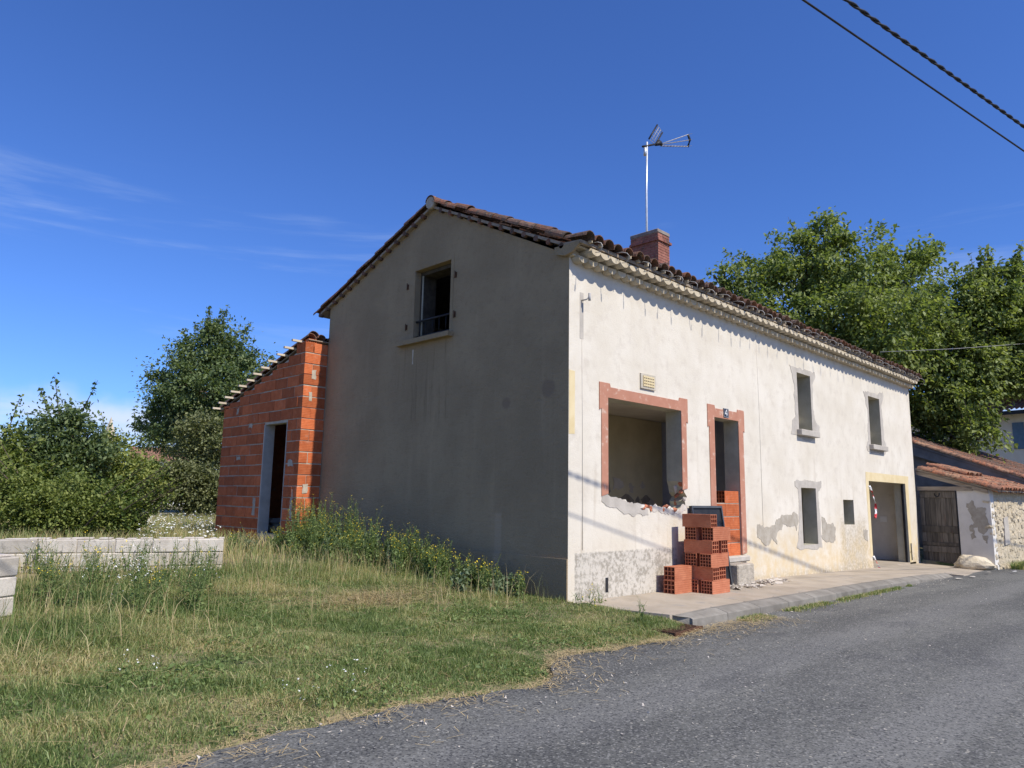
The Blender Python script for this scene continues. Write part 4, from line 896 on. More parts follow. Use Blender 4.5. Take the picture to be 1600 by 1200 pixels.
# plank door
dr = empty('door'); dr.parent = shed; dr['label'] = 'weathered dark plank door with an iron horseshoe'
for k in range(7):
    a = dw0+0.01+k*(dw1-dw0)/7; MB().box((0.06, a, 0.04), (0.10, a+(dw1-dw0)/7-0.008, 2.29)).build('plank', M['oldwood'], dr)
for (z0, z1) in ((0.05, 0.16), (0.42, 0.60), (0.62, 0.72), (1.02, 1.22), (2.08, 2.28)): MB().box((0.030, dw0+0.01, z0), (0.059, dw1-0.01, z1)).build('rail', M['oldwood'], dr, bevel=0.006)
for a in (dw0+0.01, dw1-0.13): MB().box((0.032, a, 0.73), (0.0585, a+0.12, 1.0)).box((0.032, a, 1.23), (0.0585, a+0.12, 2.07)).build('stile', M['oldwood'], dr)
MB().tube([(0.02, -0.54+0.07*math.cos(t), 2.17-0.09*math.sin(t)+0.03) for t in np.linspace(-0.2, math.pi+0.2, 11)], 0.014, 6).build('horseshoe', M['dark'], dr)
# shed roof
MB().prism([(0.0, 2.99), (SH_Y-0.25, def_top(SH_Y-0.25)+0.06), (SH_Y-0.25, def_top(SH_Y-.25)+0.015), (0.0, 2.94)], [], FX, -0.10, 4.5).build('roof_deck', M['beam'], shed)
MB().prism([(0.0, 2.93), (SH_Y+0.02, def_top(SH_Y)-0.005), (SH_Y+0.02, def_top(SH_Y)-0.12), (0.0, 2.80)], [], FX, -0.06, -0.002).build('barge_beam', M['beam'], shed)
sh_me = TM.mesh('roof_tile'); sh_me.materials.append(M['tile_new'])
an_s = math.atan(0.30); L0 = (-0.02, SH_Y-0.32)
for c_ in range(17):
    x = -0.04+c_*0.262
    nn = 6
    for i in range(nn):
        y = SH_Y-0.34 + i*0.37
        if c_ > 11 and i < 1: pass
        o = mesh_obj('roof_tile', sh_me, None, shed); o.matrix_local = Matrix.Translation((x+rng.normal(0, .01), y+rng.normal(0, .02), def_top(y)+0.075+rng.normal(0, .008))) @ Matrix.Rotation(an_s, 4, 'X') @ Matrix.Rotation(rng.normal(0, .06), 4, 'Y')
        if c_ in (0, 1) or c_ % 1 == 0:
            if i % 1 == 0 and c_ < 20 and c_ % 2 == 0:
                pass
# eave: dark channel ends hanging under the first course
for c_ in range(16):
    x = 0.05+c_*0.255
    o = mesh_obj('channel_tile', sh_me, None, shed); o.matrix_local = Matrix.Translation((x, SH_Y-0.26, def_top(SH_Y-0.26)+0.085)) @ Matrix.Rotation(math.pi, 4, 'Y') @ Matrix.Rotation(-an_s, 4, 'X')
# second heap of tiles higher on the roof
for c_ in range(6):
    for i in range(3):
        y = -1.05+i*0.35; o = mesh_obj('roof_tile', sh_me, None, shed); o.matrix_local = Matrix.Translation((1.1+c_*0.26, y+rng.normal(0, .03), def_top(y)+0.19)) @ Matrix.Rotation(an_s, 4, 'X') @ Matrix.Rotation(rng.normal(0, .1), 4, 'Y')
# limestone boulder before the shed
bm = bmesh.new(); bmesh.ops.create_icosphere(bm, subdivisions=3, radius=1.0); rr = np.random.default_rng(5)
for v in bm.verts:
    n_ = 0.10*math.sin(v.co.x*3+1)*math.cos(v.co.y*2.5)+0.06*math.sin(v.co.z*4+v.co.x*3)+rr.normal(0, 0.045)
    v.co = v.co*(1+n_); v.co.x *= 0.55; v.co.y *= 0.28; v.co.z *= 0.21*(1.25-0.35*v.co.x)
    v.co.z = max(v.co.z, -0.12)
me = bpy.data.meshes.new('boulder'); bm.to_mesh(me); bm.free()
bq = on_x(1522, 880, 16.6); mesh_obj('boulder', me, M['stone'], None, (bq[0], bq[1], -0.20), (0, 0, rad(-70)), label='large pale limestone boulder lying before the shed', cat='boulder')

# ------------------------------------------------------------------ buildings further along
barn = empty('barn', (22.0, 0, -0.35), rad(-3), label='low barn with dark end wall and mossy tile roof behind the shed', cat='barn')
bt_ = lambda y: 3.95+(y-1.0)*0.40
MB().prism([(-2.2, -0.2), (3.5, -0.2), (3.5, bt_(3.5)), (-2.2, bt_(-2.2))], [], FX, 0.0, 0.25).build('end_wall', M['barn'], barn)
fo = [(0.26, -0.2), (9.0, -0.2), (9.0, bt_(-2.2)-.02), (0.26, bt_(-2.2)-.02)]
MB().prism(fo, [[(0.9, 1.2), (1.8, 1.2), (1.8, 2.1), (0.9, 2.1)], [(3.2, 0.9), (4.2, 0.9), (4.2, 2.3), (3.2, 2.3)]], FY, -2.2, -1.9).build('street_wall', M['lime'], barn)
MB().box((0.3, -1.85, -0.2), (9.0, -1.8, 2.4)).build('inner_wall', M['int_dark'], barn)
MB().box((2.6, -2.28, 2.3), (5.0, -2.202, 2.5)).build('lintel', M['beam'], barn)
MB().prism([(3.6, bt_(3.6)+0.08), (-2.7, bt_(-2.7)+0.08), (-2.7, bt_(-2.7)-0.02), (3.6, bt_(3.6)-0.02)], [], FX, -0.25, 9.2).build('roof_deck', M['barn'], barn)
MB().prism([(3.6, bt_(3.6)-0.03), (-2.6, bt_(-2.6)-0.03), (-2.6, bt_(-2.6)-0.30), (3.6, bt_(3.6)-0.45)], [], FX, -0.22, -0.05).build('barge_board', M['barn'], barn)
tb = MB(); an_b = math.atan(0.40)
for c_ in range(36):
    for i in range(17):
        y = -2.8+i*0.37; x = -0.2+c_*0.262
        Mx = Matrix.Translation((x+rng.normal(0, .01), y+rng.normal(0, .02), bt_(y)+0.10)) @ Matrix.Rotation(an_b, 4, 'X')
        if c_ < 2 or i == 0: o = mesh_obj('roof_tile', sh_me, None, barn); o.matrix_local = Mx
        else: tb.add([tuple(Mx @ Vector(v)) for v in TM.v], TM.f)
tb.build('roof_tile_field', M['tile'], barn, recalc=False, kind='stuff')
# far house with blue shutters
hq = at(1520, 650, 44); FHX, FHY = hq[0], hq[1]
fh = empty('far_house', (FHX, FHY, -0.4), rad(-12), label='pale grey house with blue shutters and tiled roof behind the big tree', cat='house')
ez = at(1560, 652, 44)[2]+0.4
o_w = [(-1.6, 1.2), (-0.5, 1.2), (-0.5, 2.9), (-1.6, 2.9)]
wz = at(1560, 680, 44)[2]+0.4
fo = [(-9.0, -0.3), (6.0, -0.3), (6.0, ez), (-9.0, ez)]
win = [(-3.9, wz-1.0), (-2.7, wz-1.0), (-2.7, wz+0.55), (-3.9, wz+0.55)]
MB().prism(fo, [win], FX, 0.0, 0.4, 0, 0, 1).build('end_wall', [M['farwall'], M['shutter']], fh)
MB().prism([(-9.001, -0.3), (-8.6, -0.3), (-8.6, ez), (-9.001, ez)], [], FX, 0.41, 9.0).build('street_wall', M['farwall'], fh)
wn_ = MB().box((0.15, -3.9, wz-1.0), (0.18, -2.7, wz+0.55)).build('window', M['glass'], fh)
MB().box((0.12, -3.33, wz-1.0), (0.149, -3.27, wz+0.55)).box((0.12, -3.9, wz-0.1), (0.148, -2.7, wz-0.05)).build('window_frame', M['shutter'], wn_)
for a in (-4.5, -2.68):
    MB().box((-0.05, a, wz-1.0), (-0.002, a+0.58, wz+0.55)).build('shutter', M['shutter'], fh)
MB().prism([(-9.8, ez+0.0), (-1.5, ez+2.6), (6.8, ez+0.0), (6.8, ez+.12), (-1.5, ez+2.75), (-9.8, ez+0.12)], [], FX, -0.8, 9.6).build('roof_deck', M['barn'], fh)
MB().box((-0.85, -9.8, ez-0.12), (-0.75, 6.8, ez+0.10)).build('gutter', M['dark'], fh)
tf = MB()
for c_ in range(63):
    for i in range(8):
        Mx = Matrix.Translation((-0.95+i*0.38, -9.7+c_*0.262, ez+0.14+i*0.14)) @ Matrix.Rotation(-math.pi/2, 4, 'Z') @ Matrix.Rotation(0.35, 4, 'X')
        if i == 0 and 8 < c_ < 40: o = mesh_obj('roof_tile', sh_me, None, fh); o.matrix_local = Mx
        else: tf.add([tuple(Mx @ Vector(v)) for v in TM.v], TM.f)
tf.build('roof_tile_field', M['tile_new'], fh, recalc=False, kind='stuff')
# small distant pieces on the left: white cottage, church spire
ct = at(268, 735, 60)
cot = empty('cottage', (ct[0], ct[1], 0), rad(-20), label='white cottage showing through the trees beyond the meadow', cat='house')
cz = ct[2]
MB().box((-3.0, 0, -0.5), (3.0, 5, cz+0.75)).build('wall', M['white'], cot)
MB().prism([(-0.4, cz+0.75), (2.5, cz+2.0), (5.4, cz+0.75)], [], FX, -3.3, 3.3).build('roof', M['tile_new'], cot)
MB().box((-0.6, -0.03, 1.0), (0.4, 0.0, cz+0.2)).build('window', M['glass'], cot)
spq = at(170, 690, 260)
spi = empty('church', (spq[0], spq[1], 0), 0.4, label='slender stone church spire far off above the shrubs', cat='church')
MB().box((-2.2, -2.2, 0), (2.2, 2.2, spq[2]-1.0)).build('tower', M['stone'], spi)
tipz = at(168, 650, 260)[2]
MB().add([(-2.0, -2.0, spq[2]-1.0), (2.0, -2.0, spq[2]-1.0), (2.0, 2.0, spq[2]-1.0), (-2.0, 2.0, spq[2]-1.0), (0, 0, tipz)], [(0, 1, 4), (1, 2, 4), (2, 3, 4), (3, 0, 4)]).build('spire', M['stone'], spi)

# ------------------------------------------------------------------ overhead cables
for nm, a, b, r, lab in (('overhead_cable', (40.0, -13.0, 6.6), (-36.0, 2.40, 7.0), 0.022, 'thick twisted black overhead cable above the road'), ('overhead_cable', (40.0, -13.3, 6.25), (-36.0, 2.45, 6.85), 0.013, 'thin black overhead wire below the twisted cable')):
    pass
def cable(pa, da, r, twist, label):
    pa, da = np.array(pa), np.array(da)
    ts = np.linspace(-46, 46, 240)
    base = [pa+da*t for t in ts]
    o = None
    if twist:
        mb = MB(); ts = np.linspace(-46, 46, 1200)
        for ph in (0, math.pi):
            mb.tube([pa+da*t+np.array([0, math.cos(t*14+ph), math.sin(t*14+ph)])*r*0.75 for t in ts], r*0.8, 5)
        mb.build('overhead_cable', M['dark'], None, recalc=False, label=label, cat='cable')
    else: MB().tube(base, r, 6).build('overhead_cable', M['dark'], None, recalc=False, label=label, cat='cable')
cable((-7.52, -3.20, 7.05), (-0.98, 0.186, 0.0), 0.017, True, 'thick twisted black overhead cable above the road')
cable((-7.44, -3.24, 6.69), (-0.98, 0.194, 0.018), 0.012, False, 'thin black overhead wire running below the twisted cable')
wp = [at(1375, 550, 26), at(1490, 545, 28), at(1640, 534, 30)]
MB().tube(wp, 0.008, 5).build('service_wire', M['bracket'], None, label='thin pale wire strung in front of the big tree', cat='wire')

# ------------------------------------------------------------------ vegetation
def leaves(centers, sizes, rngl, elong=1.7, droop=0.3, up=0.5, outward=None):
    """one rhombus leaf (4 verts, folded on its midrib) per centre"""
    n = len(centers); d = rngl.normal(0, 1, (n, 3)); d[:, 2] -= droop
    if outward is not None: d += outward*0.8
    d /= np.linalg.norm(d, axis=1, keepdims=True)
    nn = rngl.normal(0, 1, (n, 3)); nn[:, 2] += up*2
    s = np.cross(d, nn); s /= np.linalg.norm(s, axis=1, keepdims=True)+1e-9; nrm = np.cross(s, d)
    L = sizes[:, None]; Wd = L/elong
    p0 = centers-d*L*0.5; p2 = centers+d*L*0.5-nrm*L*0.12; p1 = centers+s*Wd*0.5+nrm*Wd*0.12; p3 = centers-s*Wd*0.5+nrm*Wd*0.12
    V = np.stack([p0, p1, p2, p3], 1).reshape(-1, 3); b = np.arange(n)*4
    F = np.stack([b, b+1, b+2, b, b+2, b+3], 1).reshape(-1, 3)
    return V, F
def tree(name, label, cat, base, lobes, nclump, nleaf, leaf, mat, seed, trunk_r=0.25, spread=0.42, group=None, shoots=0, droop=0.3, lift=0.95, elong=1.7, trunk_h=None, stems=False):
    rg = np.random.default_rng(seed); base = np.array(base, float)
    root = empty(name, tuple(base), label=label, cat=cat, group=group)
    vols = np.array([l[1][0]*l[1][1]*l[1][2] for l in lobes])**0.75; vols /= vols.sum()
    cl = []; lob = []
    for i, (c, r) in enumerate(lobes):
        k = max(3, int(nclump*vols[i])); u = rg.normal(0, 1, (k, 3)); u /= np.linalg.norm(u, axis=1, keepdims=True); rr = rg.uniform(0.08, 1.0, (k, 1))**0.36*rg.uniform(0.85, 1.2, (k, 1))
        cl.append(np.array(c)+u*rr*np.array(r)); lob += [i]*k
    cl = np.concatenate(cl); lob = np.array(lob)
    keep = cl[:, 2] > ground_z(cl[:, 0], cl[:, 1])+0.15
    cl, lob = cl[keep], lob[keep]
    wood = MB(); crot = np.mean([l[0] for l in lobes], axis=0)
    th = trunk_h if trunk_h else max(0.5, (crot[2]-base[2])*0.55)
    fork = base*0.65+crot*0.35; fork[2] = base[2]+th
    wood.tube([base-[0, 0, 0.3], base+(fork-base)*0.5+rg.normal(0, .06, 3), fork], [trunk_r*1.25, trunk_r, trunk_r*0.8], 9)
    for i, (c, r) in enumerate(lobes):
        if stems:
            c = np.array(c); gz = float(ground_z(c[0], c[1])); wood.tube([(c[0]+rg.normal(0, .1), c[1]+rg.normal(0, .1), gz-0.1), tuple(c+[0, 0, 0.1])], [0.025, 0.010], 5); continue
        c = np.array(c); mid = (fork+c)/2+rg.normal(0, 0.25, 3)*np.linalg.norm(c-fork)*0.15
        wood.tube([fork, mid, c], [trunk_r*0.55, trunk_r*0.35, trunk_r*0.16], 6)
        for q in cl[lob == i][::5]:
            wood.tube([c*0.75+mid*0.25, (c*0.6+q*0.4)+rg.normal(0, 0.15, 3), q], [trunk_r*0.14, trunk_r*0.08, 0.008], 4, cap=False)
    P = []; O = []
    for q, li in zip(cl, lob):
        k = max(4, int(nleaf/len(cl)*rg.uniform(0.5, 1.6))); sc = spread*rg.uniform(0.6, 1.35)
        off = rg.normal(0, 1, (k, 3))*sc*np.array([1, 1, 0.72]); P.append(q+off)
        od = q-np.array(lobes[li][0]); O.append(np.repeat((od/(np.linalg.norm(od)+1e-6))[None], k, 0)+off/sc*0.3)
    for s_ in range(shoots):
        cand = cl[rg.integers(len(cl), size=5)]; q = cand[np.argmax(np.linalg.norm((cand-crot)*[1, 1, 1.3], axis=1))]; ctr = crot
        dirv = q-ctr; dirv[2] = abs(dirv[2])*0.5+1.2*np.linalg.norm(dirv)*0.5; dirv /= np.linalg.norm(dirv); ln = rg.uniform(0.7, 1.7)*max(spread, 0.36)*2.2
        tip = q+dirv*ln; wood.tube([q, tip], [0.02, 0.006], 4, cap=False)
        tt = rg.uniform(0.2, 1, 26)[:, None]; P.append(q+dirv*ln*tt+rg.normal(0, spread*0.24, (26, 3))); O.append(np.repeat(dirv[None], 26, 0))
    P = np.concatenate(P); O = np.concatenate(O); V, F = leaves(P, leaf*rg.uniform(0.6, 1.35, len(P)), rg, elong, droop, lift, O)
    loc = tuple(-base)
    wood.build('stems' if stems else 'trunk', M['bark'], root, loc=loc, recalc=False, kind='stuff' if stems else None)
    o = np_mesh('crown', V, F, mat, root); o.location = loc
    return root
def lob(px, py, d, rx, ry=None, rz=None):   # a lobe centred on a spot seen from the road, radii in metres
    return (tuple(at(px, py, d)), (rx, ry or rx, rz or rx*0.85))
GRT = 'big trees behind the house'
D = 33
tree('ash_tree', 'large broad green tree rising behind the cream house beside the chimney', 'tree', (at(1330, 700, D)[0], at(1330, 700, D)[1]+1.0, -0.2),
     [lob(1190, 430, D, 1.5), lob(1150, 480, D, 1.7), lob(1260, 430, D, 2.1), lob(1330, 420, D-1, 2.2), lob(1400, 440, D, 2.0), lob(1290, 510, D-2, 2.3), lob(1370, 520, D-3, 2.4), lob(1210, 520, D-1, 2.1), lob(1330, 590, D-2, 2.3), lob(1420, 530, D, 2.0), lob(1290, 375, D, 1.1), lob(1435, 410, D, 0.9), lob(1115, 430, D, 0.65)],
     560, 52000, 0.20, M['leaf_big'], 11, 0.35, 0.30, GRT, shoots=190, droop=0.7)
D = 31
tree('ash_tree', 'second green tree hanging over the shed roof and the house with blue shutters', 'tree', (at(1490, 740, D)[0], at(1490, 740, D)[1]+0.6, -0.3),
     [lob(1540, 460, D, 1.5), lob(1500, 500, D, 1.6), lob(1580, 500, D+1, 1.9), lob(1470, 560, D, 2.0), lob(1550, 570, D, 1.9), lob(1630, 520, D, 2.2), lob(1450, 640, D, 1.5, rz=1.3), lob(1500, 625, D-1, 1.4), lob(1620, 590, D-1, 1.5, rz=1.0), lob(1485, 680, D-1, 0.9, rz=0.7), lob(1530, 686, D-2, 0.8, rz=0.55), lob(1560, 430, D, 0.7), lob(1600, 425, D, 0.7)],
     520, 47000, 0.19, M['leaf_big'], 12, 0.28, 0.28, GRT, shoots=150, droop=0.7)
D = 40
tree('oak_tree', 'tall rounded dark green oak standing beyond the annex', 'tree', (at(330, 770, D)[0], at(330, 770, D)[1], 0.2),
     [lob(330, 545, D, 1.6), lob(370, 560, D, 1.5), lob(295, 570, D, 1.4), lob(280, 620, D, 1.5), lob(340, 610, D-1, 2.2), lob(395, 600, D, 1.4), lob(300, 660, D-1, 1.7), lob(355, 670, D-1, 1.8), lob(255, 615, D, 0.8), lob(240, 660, D, 0.8), lob(275, 690, D-1, 1.5), lob(345, 520, D, 1.0), lob(240, 683, D, 0.9), lob(262, 640, D, 1.3), lob(250, 590, D, 0.7), lob(310, 600, D-1, 1.8), lob(385, 640, D, 1.6)],
     620, 40000, 0.19, M['leaf_oak'], 13, 0.4, 0.30, shoots=70, droop=0.1)
D = 34
tree('holm_oak', 'olive brown tree with dense crown beside the annex wall', 'tree', (at(325, 790, D)[0], at(325, 790, D)[1], 0.2),
     [lob(310, 690, D, 1.3), lob(345, 700, D, 1.3), lob(300, 740, D, 1.3), lob(340, 745, D, 1.3), lob(330, 665, D, 0.9)], 110, 10000, 0.16, M['leaf_grey'], 14, 0.2, 0.34, droop=0.1)
D = 25
tree('bay_tree', 'shrubby dark green tree with upright leading shoots behind the hedge', 'tree', (at(90, 800, D)[0], at(90, 800, D)[1], 0.3),
     [lob(95, 665, D, 0.75), lob(60, 700, D, 1.1), lob(110, 710, D, 1.1), lob(30, 735, D, 1.0), lob(90, 745, D, 1.2), lob(140, 720, D, 0.7), lob(92, 643, D, 0.35), lob(122, 650, D, 0.3), lob(143, 672, D, 0.35)], 230, 17000, 0.15, M['leaf_oak'], 15, 0.14, 0.22, shoots=90, droop=-0.4)
D = 23
tree('bay_tree', 'dark shrubby tree cut by the edge of the garden by the hedge', 'tree', (at(-20, 800, D)[0], at(-20, 800, D)[1], 0.3),
     [lob(-15, 685, D, 0.5), lob(0, 725, D, 0.8), lob(-30, 730, D, 1.0), lob(20, 745, D, 0.8)], 120, 9000, 0.15, M['leaf_hedge'], 16, 0.12, 0.25, shoots=40)
D = 27
tree('flowering_shrub', 'pale yellow green shrub in front of the far spire', 'shrub', (at(190, 800, D)[0], at(190, 800, D)[1], 0.3),
     [lob(175, 715, D, 0.8), lob(150, 745, D, 1.0), lob(195, 745, D, 0.9), lob(165, 690, D, 0.45), lob(210, 755, D, 0.7)], 110, 9000, 0.13, M['leaf_lime'], 17, 0.08, 0.26, shoots=12)
D = 29
for k, (px, py, s, mt, lab) in enumerate(((240, 765, 1.0, 'leaf_hedge', 'green rounded shrub between the pale shrub and the oak'), (290, 765, 1.0, 'leaf_grey', 'grey green shrub with bare lower stems beyond the white flower meadow'), (325, 775, 0.9, 'leaf_grey', 'grey green shrub growing against the annex corner beyond the meadow'))):
    tree('shrub', lab, 'shrub', (at(px, 805, D)[0], at(px, 805, D)[1], 0.3), [lob(px-10, py-10, D, s*0.9), lob(px+12, py, D, s*0.9), lob(px, py-25, D, s*0.6)], 70, 6500, 0.13, M[mt], 18+k, 0.07, 0.25, shoots=8)
D = 16
tree('hedge_bush', 'dense bright green hedge bush behind the concrete block wall', 'bush', (at(100, 845, D)[0], at(100, 845, D)[1], 0.2),
     [lob(-10, 775, D, 0.75), lob(30, 765, D+.6, 0.5), lob(60, 800, D-.3, 0.6), lob(100, 772, D+.3, 0.55), lob(140, 795, D, 0.65), lob(178, 788, D+.5, 0.5), lob(200, 812, D, 0.45), lob(120, 800, D, 0.6), lob(-50, 770, D, 0.9), lob(60, 825, D, 0.7), lob(150, 825, D, 0.6)], 320, 34000, 0.08, M['leaf_hedge'], 24, 0.06, 0.16, shoots=200, droop=0.0, trunk_h=0.5, stems=True)
# far tree line closing the horizon: one mass nobody could count
rg = np.random.default_rng(3); nb = 9000
ang = rg.uniform(rad(-35), rad(130), nb); dist = rg.uniform(95, 150, nb); hh = (3.5+2.5*np.sin(ang*9)+1.5*np.sin(ang*23))*rg.uniform(0, 1, nb)
V, F = leaves(np.stack([CAM[0]+dist*np.cos(ang), CAM[1]+dist*np.sin(ang), hh], 1), rg.uniform(0.8, 1.8, nb), rg, 1.3, 0, 0.5)
np_mesh('distant_trees', V, F, M['leaf_oak'], kind='stuff', label='far line of trees on the horizon')

# ---- grass
def blades(x, y, z, h, w, lean, rg, dry):
    n = len(x); a = rg.uniform(0, 2*math.pi, n); la = rg.uniform(0, 2*math.pi, n); lean = lean*h
    dx, dy = np.cos(a)*w/2, np.sin(a)*w/2; lx, ly = np.cos(la)*lean, np.sin(la)*lean
    P = np.stack([np.stack([x-dx, y-dy, z], 1), np.stack([x+dx, y+dy, z], 1), np.stack([x+dx*.75+lx*.35, y+dy*.75+ly*.35, z+h*.62], 1), np.stack([x-dx*.75+lx*.35, y-dy*.75+ly*.35, z+h*.62], 1), np.stack([x+lx, y+ly, z+h*np.sqrt(np.clip(1-(lean/h*.6)**2, .15, 1))], 1)], 1)
    b = np.arange(n)*5; F = np.concatenate([np.stack([b, b+1, b+2], 1), np.stack([b, b+2, b+3], 1), np.stack([b+3, b+2, b+4], 1)])
    return P.reshape(-1, 3), F, np.repeat(dry, 5)
def n2(x, y, s, ph=0.0): return (np.sin(x*s+1.7*np.sin(y*s*0.7+ph))*np.cos(y*s*1.13+1.3*np.sin(x*s*0.6+ph*2))+0.5*np.sin(x*s*2.3+y*s*1.9+ph))/1.5
def dry_at(x, y):
    d = 0.14*n2(x, y, 1.1, .3)+0.12*n2(x, y, 2.7, 1.1) - 0.15
    ed = y-edge_y(x); d = d+0.40*np.exp(-(ed/0.16)**2)*(0.6+0.4*n2(x, y, 3.0, 2))
    for (cx_, cy_, r1, r2, k) in ((-2.35, 1.35, 1.0, 0.42, 0.50), (-6.3, 0.1, 0.7, 0.5, 0.32), (-3.6, 2.6, 0.9, 0.5, 0.30), (-6.9, -1.5, 0.6, 0.35, 0.30), (-0.55, -0.75, 0.5, 0.35, 0.28), (-5.9, 1.8, 0.6, 0.4, 0.28)):
        d = d+k*np.exp(-((x-cx_)/r1)**2-((y-cy_)/r2)**2)
    return d
rg = np.random.default_rng(21)
N = 520000
x = rg.uniform(-9.5, 0.45, N); y = rg.uniform(-2.75, 4.4, N)
depth = (x-CAM[0])*_f[0]+(y-CAM[1])*_f[1]
pxl = ((x-CAM[0])*_r[0]+(y-CAM[1])*_r[1])/np.maximum(depth, 0.1)
ed = y-edge_y(x)+rg.normal(0, 0.05, N)
kp = (pxl > -0.80) & (depth > 2.5) & (ed > 0.0) & ~((x > left_x(np.minimum(y, 0))-0.05) & (y < 0.02)) & ~((x > -0.02) & (y >= 0)) & (rg.uniform(0, 1, N) < np.clip(1.35-depth*0.055, 0.45, 1))
kp &= ~((rg.uniform(0, 1, N) < 0.6*np.exp(-((x+2.35)/0.9)**2-((y-1.35)/0.4)**2)))
kp &= ~((rg.uniform(0, 1, N) > 0.25+ed*2.5))
x, y = x[kp], y[kp]
z = ground_z(x, y)
hg = np.clip(0.040+0.014*n2(x, y, 1.6, .7)+0.016*n2(x, y, 3.7, .2), 0.014, 1)*(0.5+0.5*np.clip((y-edge_y(x))/0.5, 0, 1))
tall = np.clip((y-0.4)/2.2, 0, 1)*0.9+np.exp(-((x+6.4)/1.1)**2-((y-0.9)/0.8)**2)*1.1+np.exp(-((x+8.0)/0.9)**2-((y+1.6)/1.0)**2)*0.9
tuft = np.clip(n2(x, y, 5.2, 2.2)-0.35, 0, 1)
h = hg*(1+tall*1.0+tuft*1.6)*rg.gamma(6, 1/6, len(x))
dry = dry_at(x, y)
P, F, dv = blades(x, y, z-0.005, h, rg.uniform(0.003, 0.0075, len(x)), np.clip(np.abs(rg.normal(0.85, 0.45, len(x))), 0, 1.5), rg, dry)
def grass_obj(name, P, F, dv, label):
    o = np_mesh(name, P, F, M['grass'], kind='stuff', label=label); a = o.data.attributes.new('dry', 'FLOAT', 'POINT'); a.data.foreach_set('value', dv.astype(np.float32)); return o
grass_obj('lawn_grass', P, F, dv, 'short green and straw coloured lawn grass beside the road')
rg = np.random.default_rng(41); n = 60000; x = rg.uniform(-9.2, -0.15, n); y = rg.uniform(-2.3, 4.2, n)
depth = (x-CAM[0])*_f[0]+(y-CAM[1])*_f[1]; kp = (n2(x, y, 1.9, 4.0)+0.5*n2(x, y, 5.0, 1.0) > 0.45+0.25*rg.normal(0, 1, n)) & (depth > 2.6) & (y > edge_y(x)+0.06) & ~((x > -0.12) & (y < 0.1))
x, y = x[kp], y[kp]; V, F = leaves(np.stack([x, y, ground_z(x, y)+rg.uniform(0.015, 0.06, len(x))], 1), rg.gamma(4, 0.0055, len(x))+0.008, rg, 1.6, -0.2, 1.4)
np_mesh('lawn_clover', V, F, M['leaf_weed'], kind='stuff', label='low broad leaved plants mixed through the lawn')
# tall seeding grasses
rg = np.random.default_rng(22); N = 9000
x = rg.uniform(-8.6, -0.1, N); y = rg.uniform(0.2, 4.3, N)
w_ = np.exp(-((x+6.3)/1.0)**2-((y-1.6)/1.0)**2)+0.8*np.clip((y-2.2)/1.2, 0, 1)+0.5*np.exp(-((x+0.9)/0.9)**2)+0.1
kp = rg.uniform(0, 1, N) < w_*0.75; x, y = x[kp], y[kp]
P, F, dv = blades(x, y, ground_z(x, y)-0.005, rg.uniform(0.16, 0.50, len(x)), rg.uniform(0.004, 0.008, len(x)), np.abs(rg.normal(0.35, 0.2, len(x))), rg, rg.uniform(-0.15, 0.35, len(x)))
grass_obj('tall_grass', P, F, dv, 'tall rough grass along the block wall and the gable')
# meadow behind the block wall
rg = np.random.default_rng(23); N = 60000
x = rg.uniform(-9, 8, N); y = rg.uniform(4.9, 24, N); kp = ~((x > AX-0.1) & (y < 11.2)); x, y = x[kp], y[kp]
P, F, dv = blades(x, y, ground_z(x, y)-0.01, rg.uniform(0.15, 0.42, len(x)), rg.uniform(0.008, 0.016, len(x)), np.abs(rg.normal(0.35, 0.2, len(x))), rg, rg.uniform(-0.1, 0.25, len(x)))
grass_obj('meadow_grass', P, F, dv, 'tall meadow grass behind the concrete block wall')
# white umbels in the meadow
rg = np.random.default_rng(24); mbf = MB()
for k in range(430):
    d = rg.uniform(13.5, 24); q = at(rg.uniform(215, 345), 815, d); h_ = rg.uniform(0.22, 0.52); zg = float(ground_z(q[0], q[1])); r0 = rg.uniform(0.014, 0.036)
    mbf.add([(q[0]+r0*math.cos(t), q[1]+r0*math.sin(t), zg+h_+rg.normal(0, .008)) for t in np.linspace(0, 2*math.pi, 7)[:-1]], [(0, 1, 2, 3, 4, 5)])
mbf.build('meadow_flowers', M['whiteflower'], None, recalc=False, kind='stuff', label='mass of white umbel flowers in the meadow behind the wall')
# grass tufts along the kerb and by the shed
rg = np.random.default_rng(25); xs = []; ysx = []
for k in range(5200):
    t = rg.uniform(0, 1)**1.2; xx = 1.3+t*8.0; yy = -1.86-abs(rg.normal(0, 0.09))*(1.5-t)
    if n2(np.array(xx), np.array(yy), 2.1, 0.5) < -0.25: continue
    xs.append(xx); ysx.append(yy)
for k in range(5200): xs.append(17.5+rg.uniform(0, 5.5)); ysx.append(-2.15-0.105*(xs[-1]-17)-abs(rg.normal(0, 0.22)))
xs = np.array(xs); ysx = np.array(ysx)
P, F, dv = blades(xs, ysx, road_z(xs)-0.01, np.where(xs > 16, rg.uniform(0.08, 0.30, len(xs)), rg.uniform(0.02, 0.075, len(xs))), np.where(xs > 16, 0.014, rg.uniform(0.006, 0.014, len(xs))), np.abs(rg.normal(0.6, 0.3, len(xs))), rg, rg.uniform(-0.22, 0.02, len(xs)))
grass_obj('kerb_grass', P, F, dv, 'low green weeds growing in the gutter along the kerb')
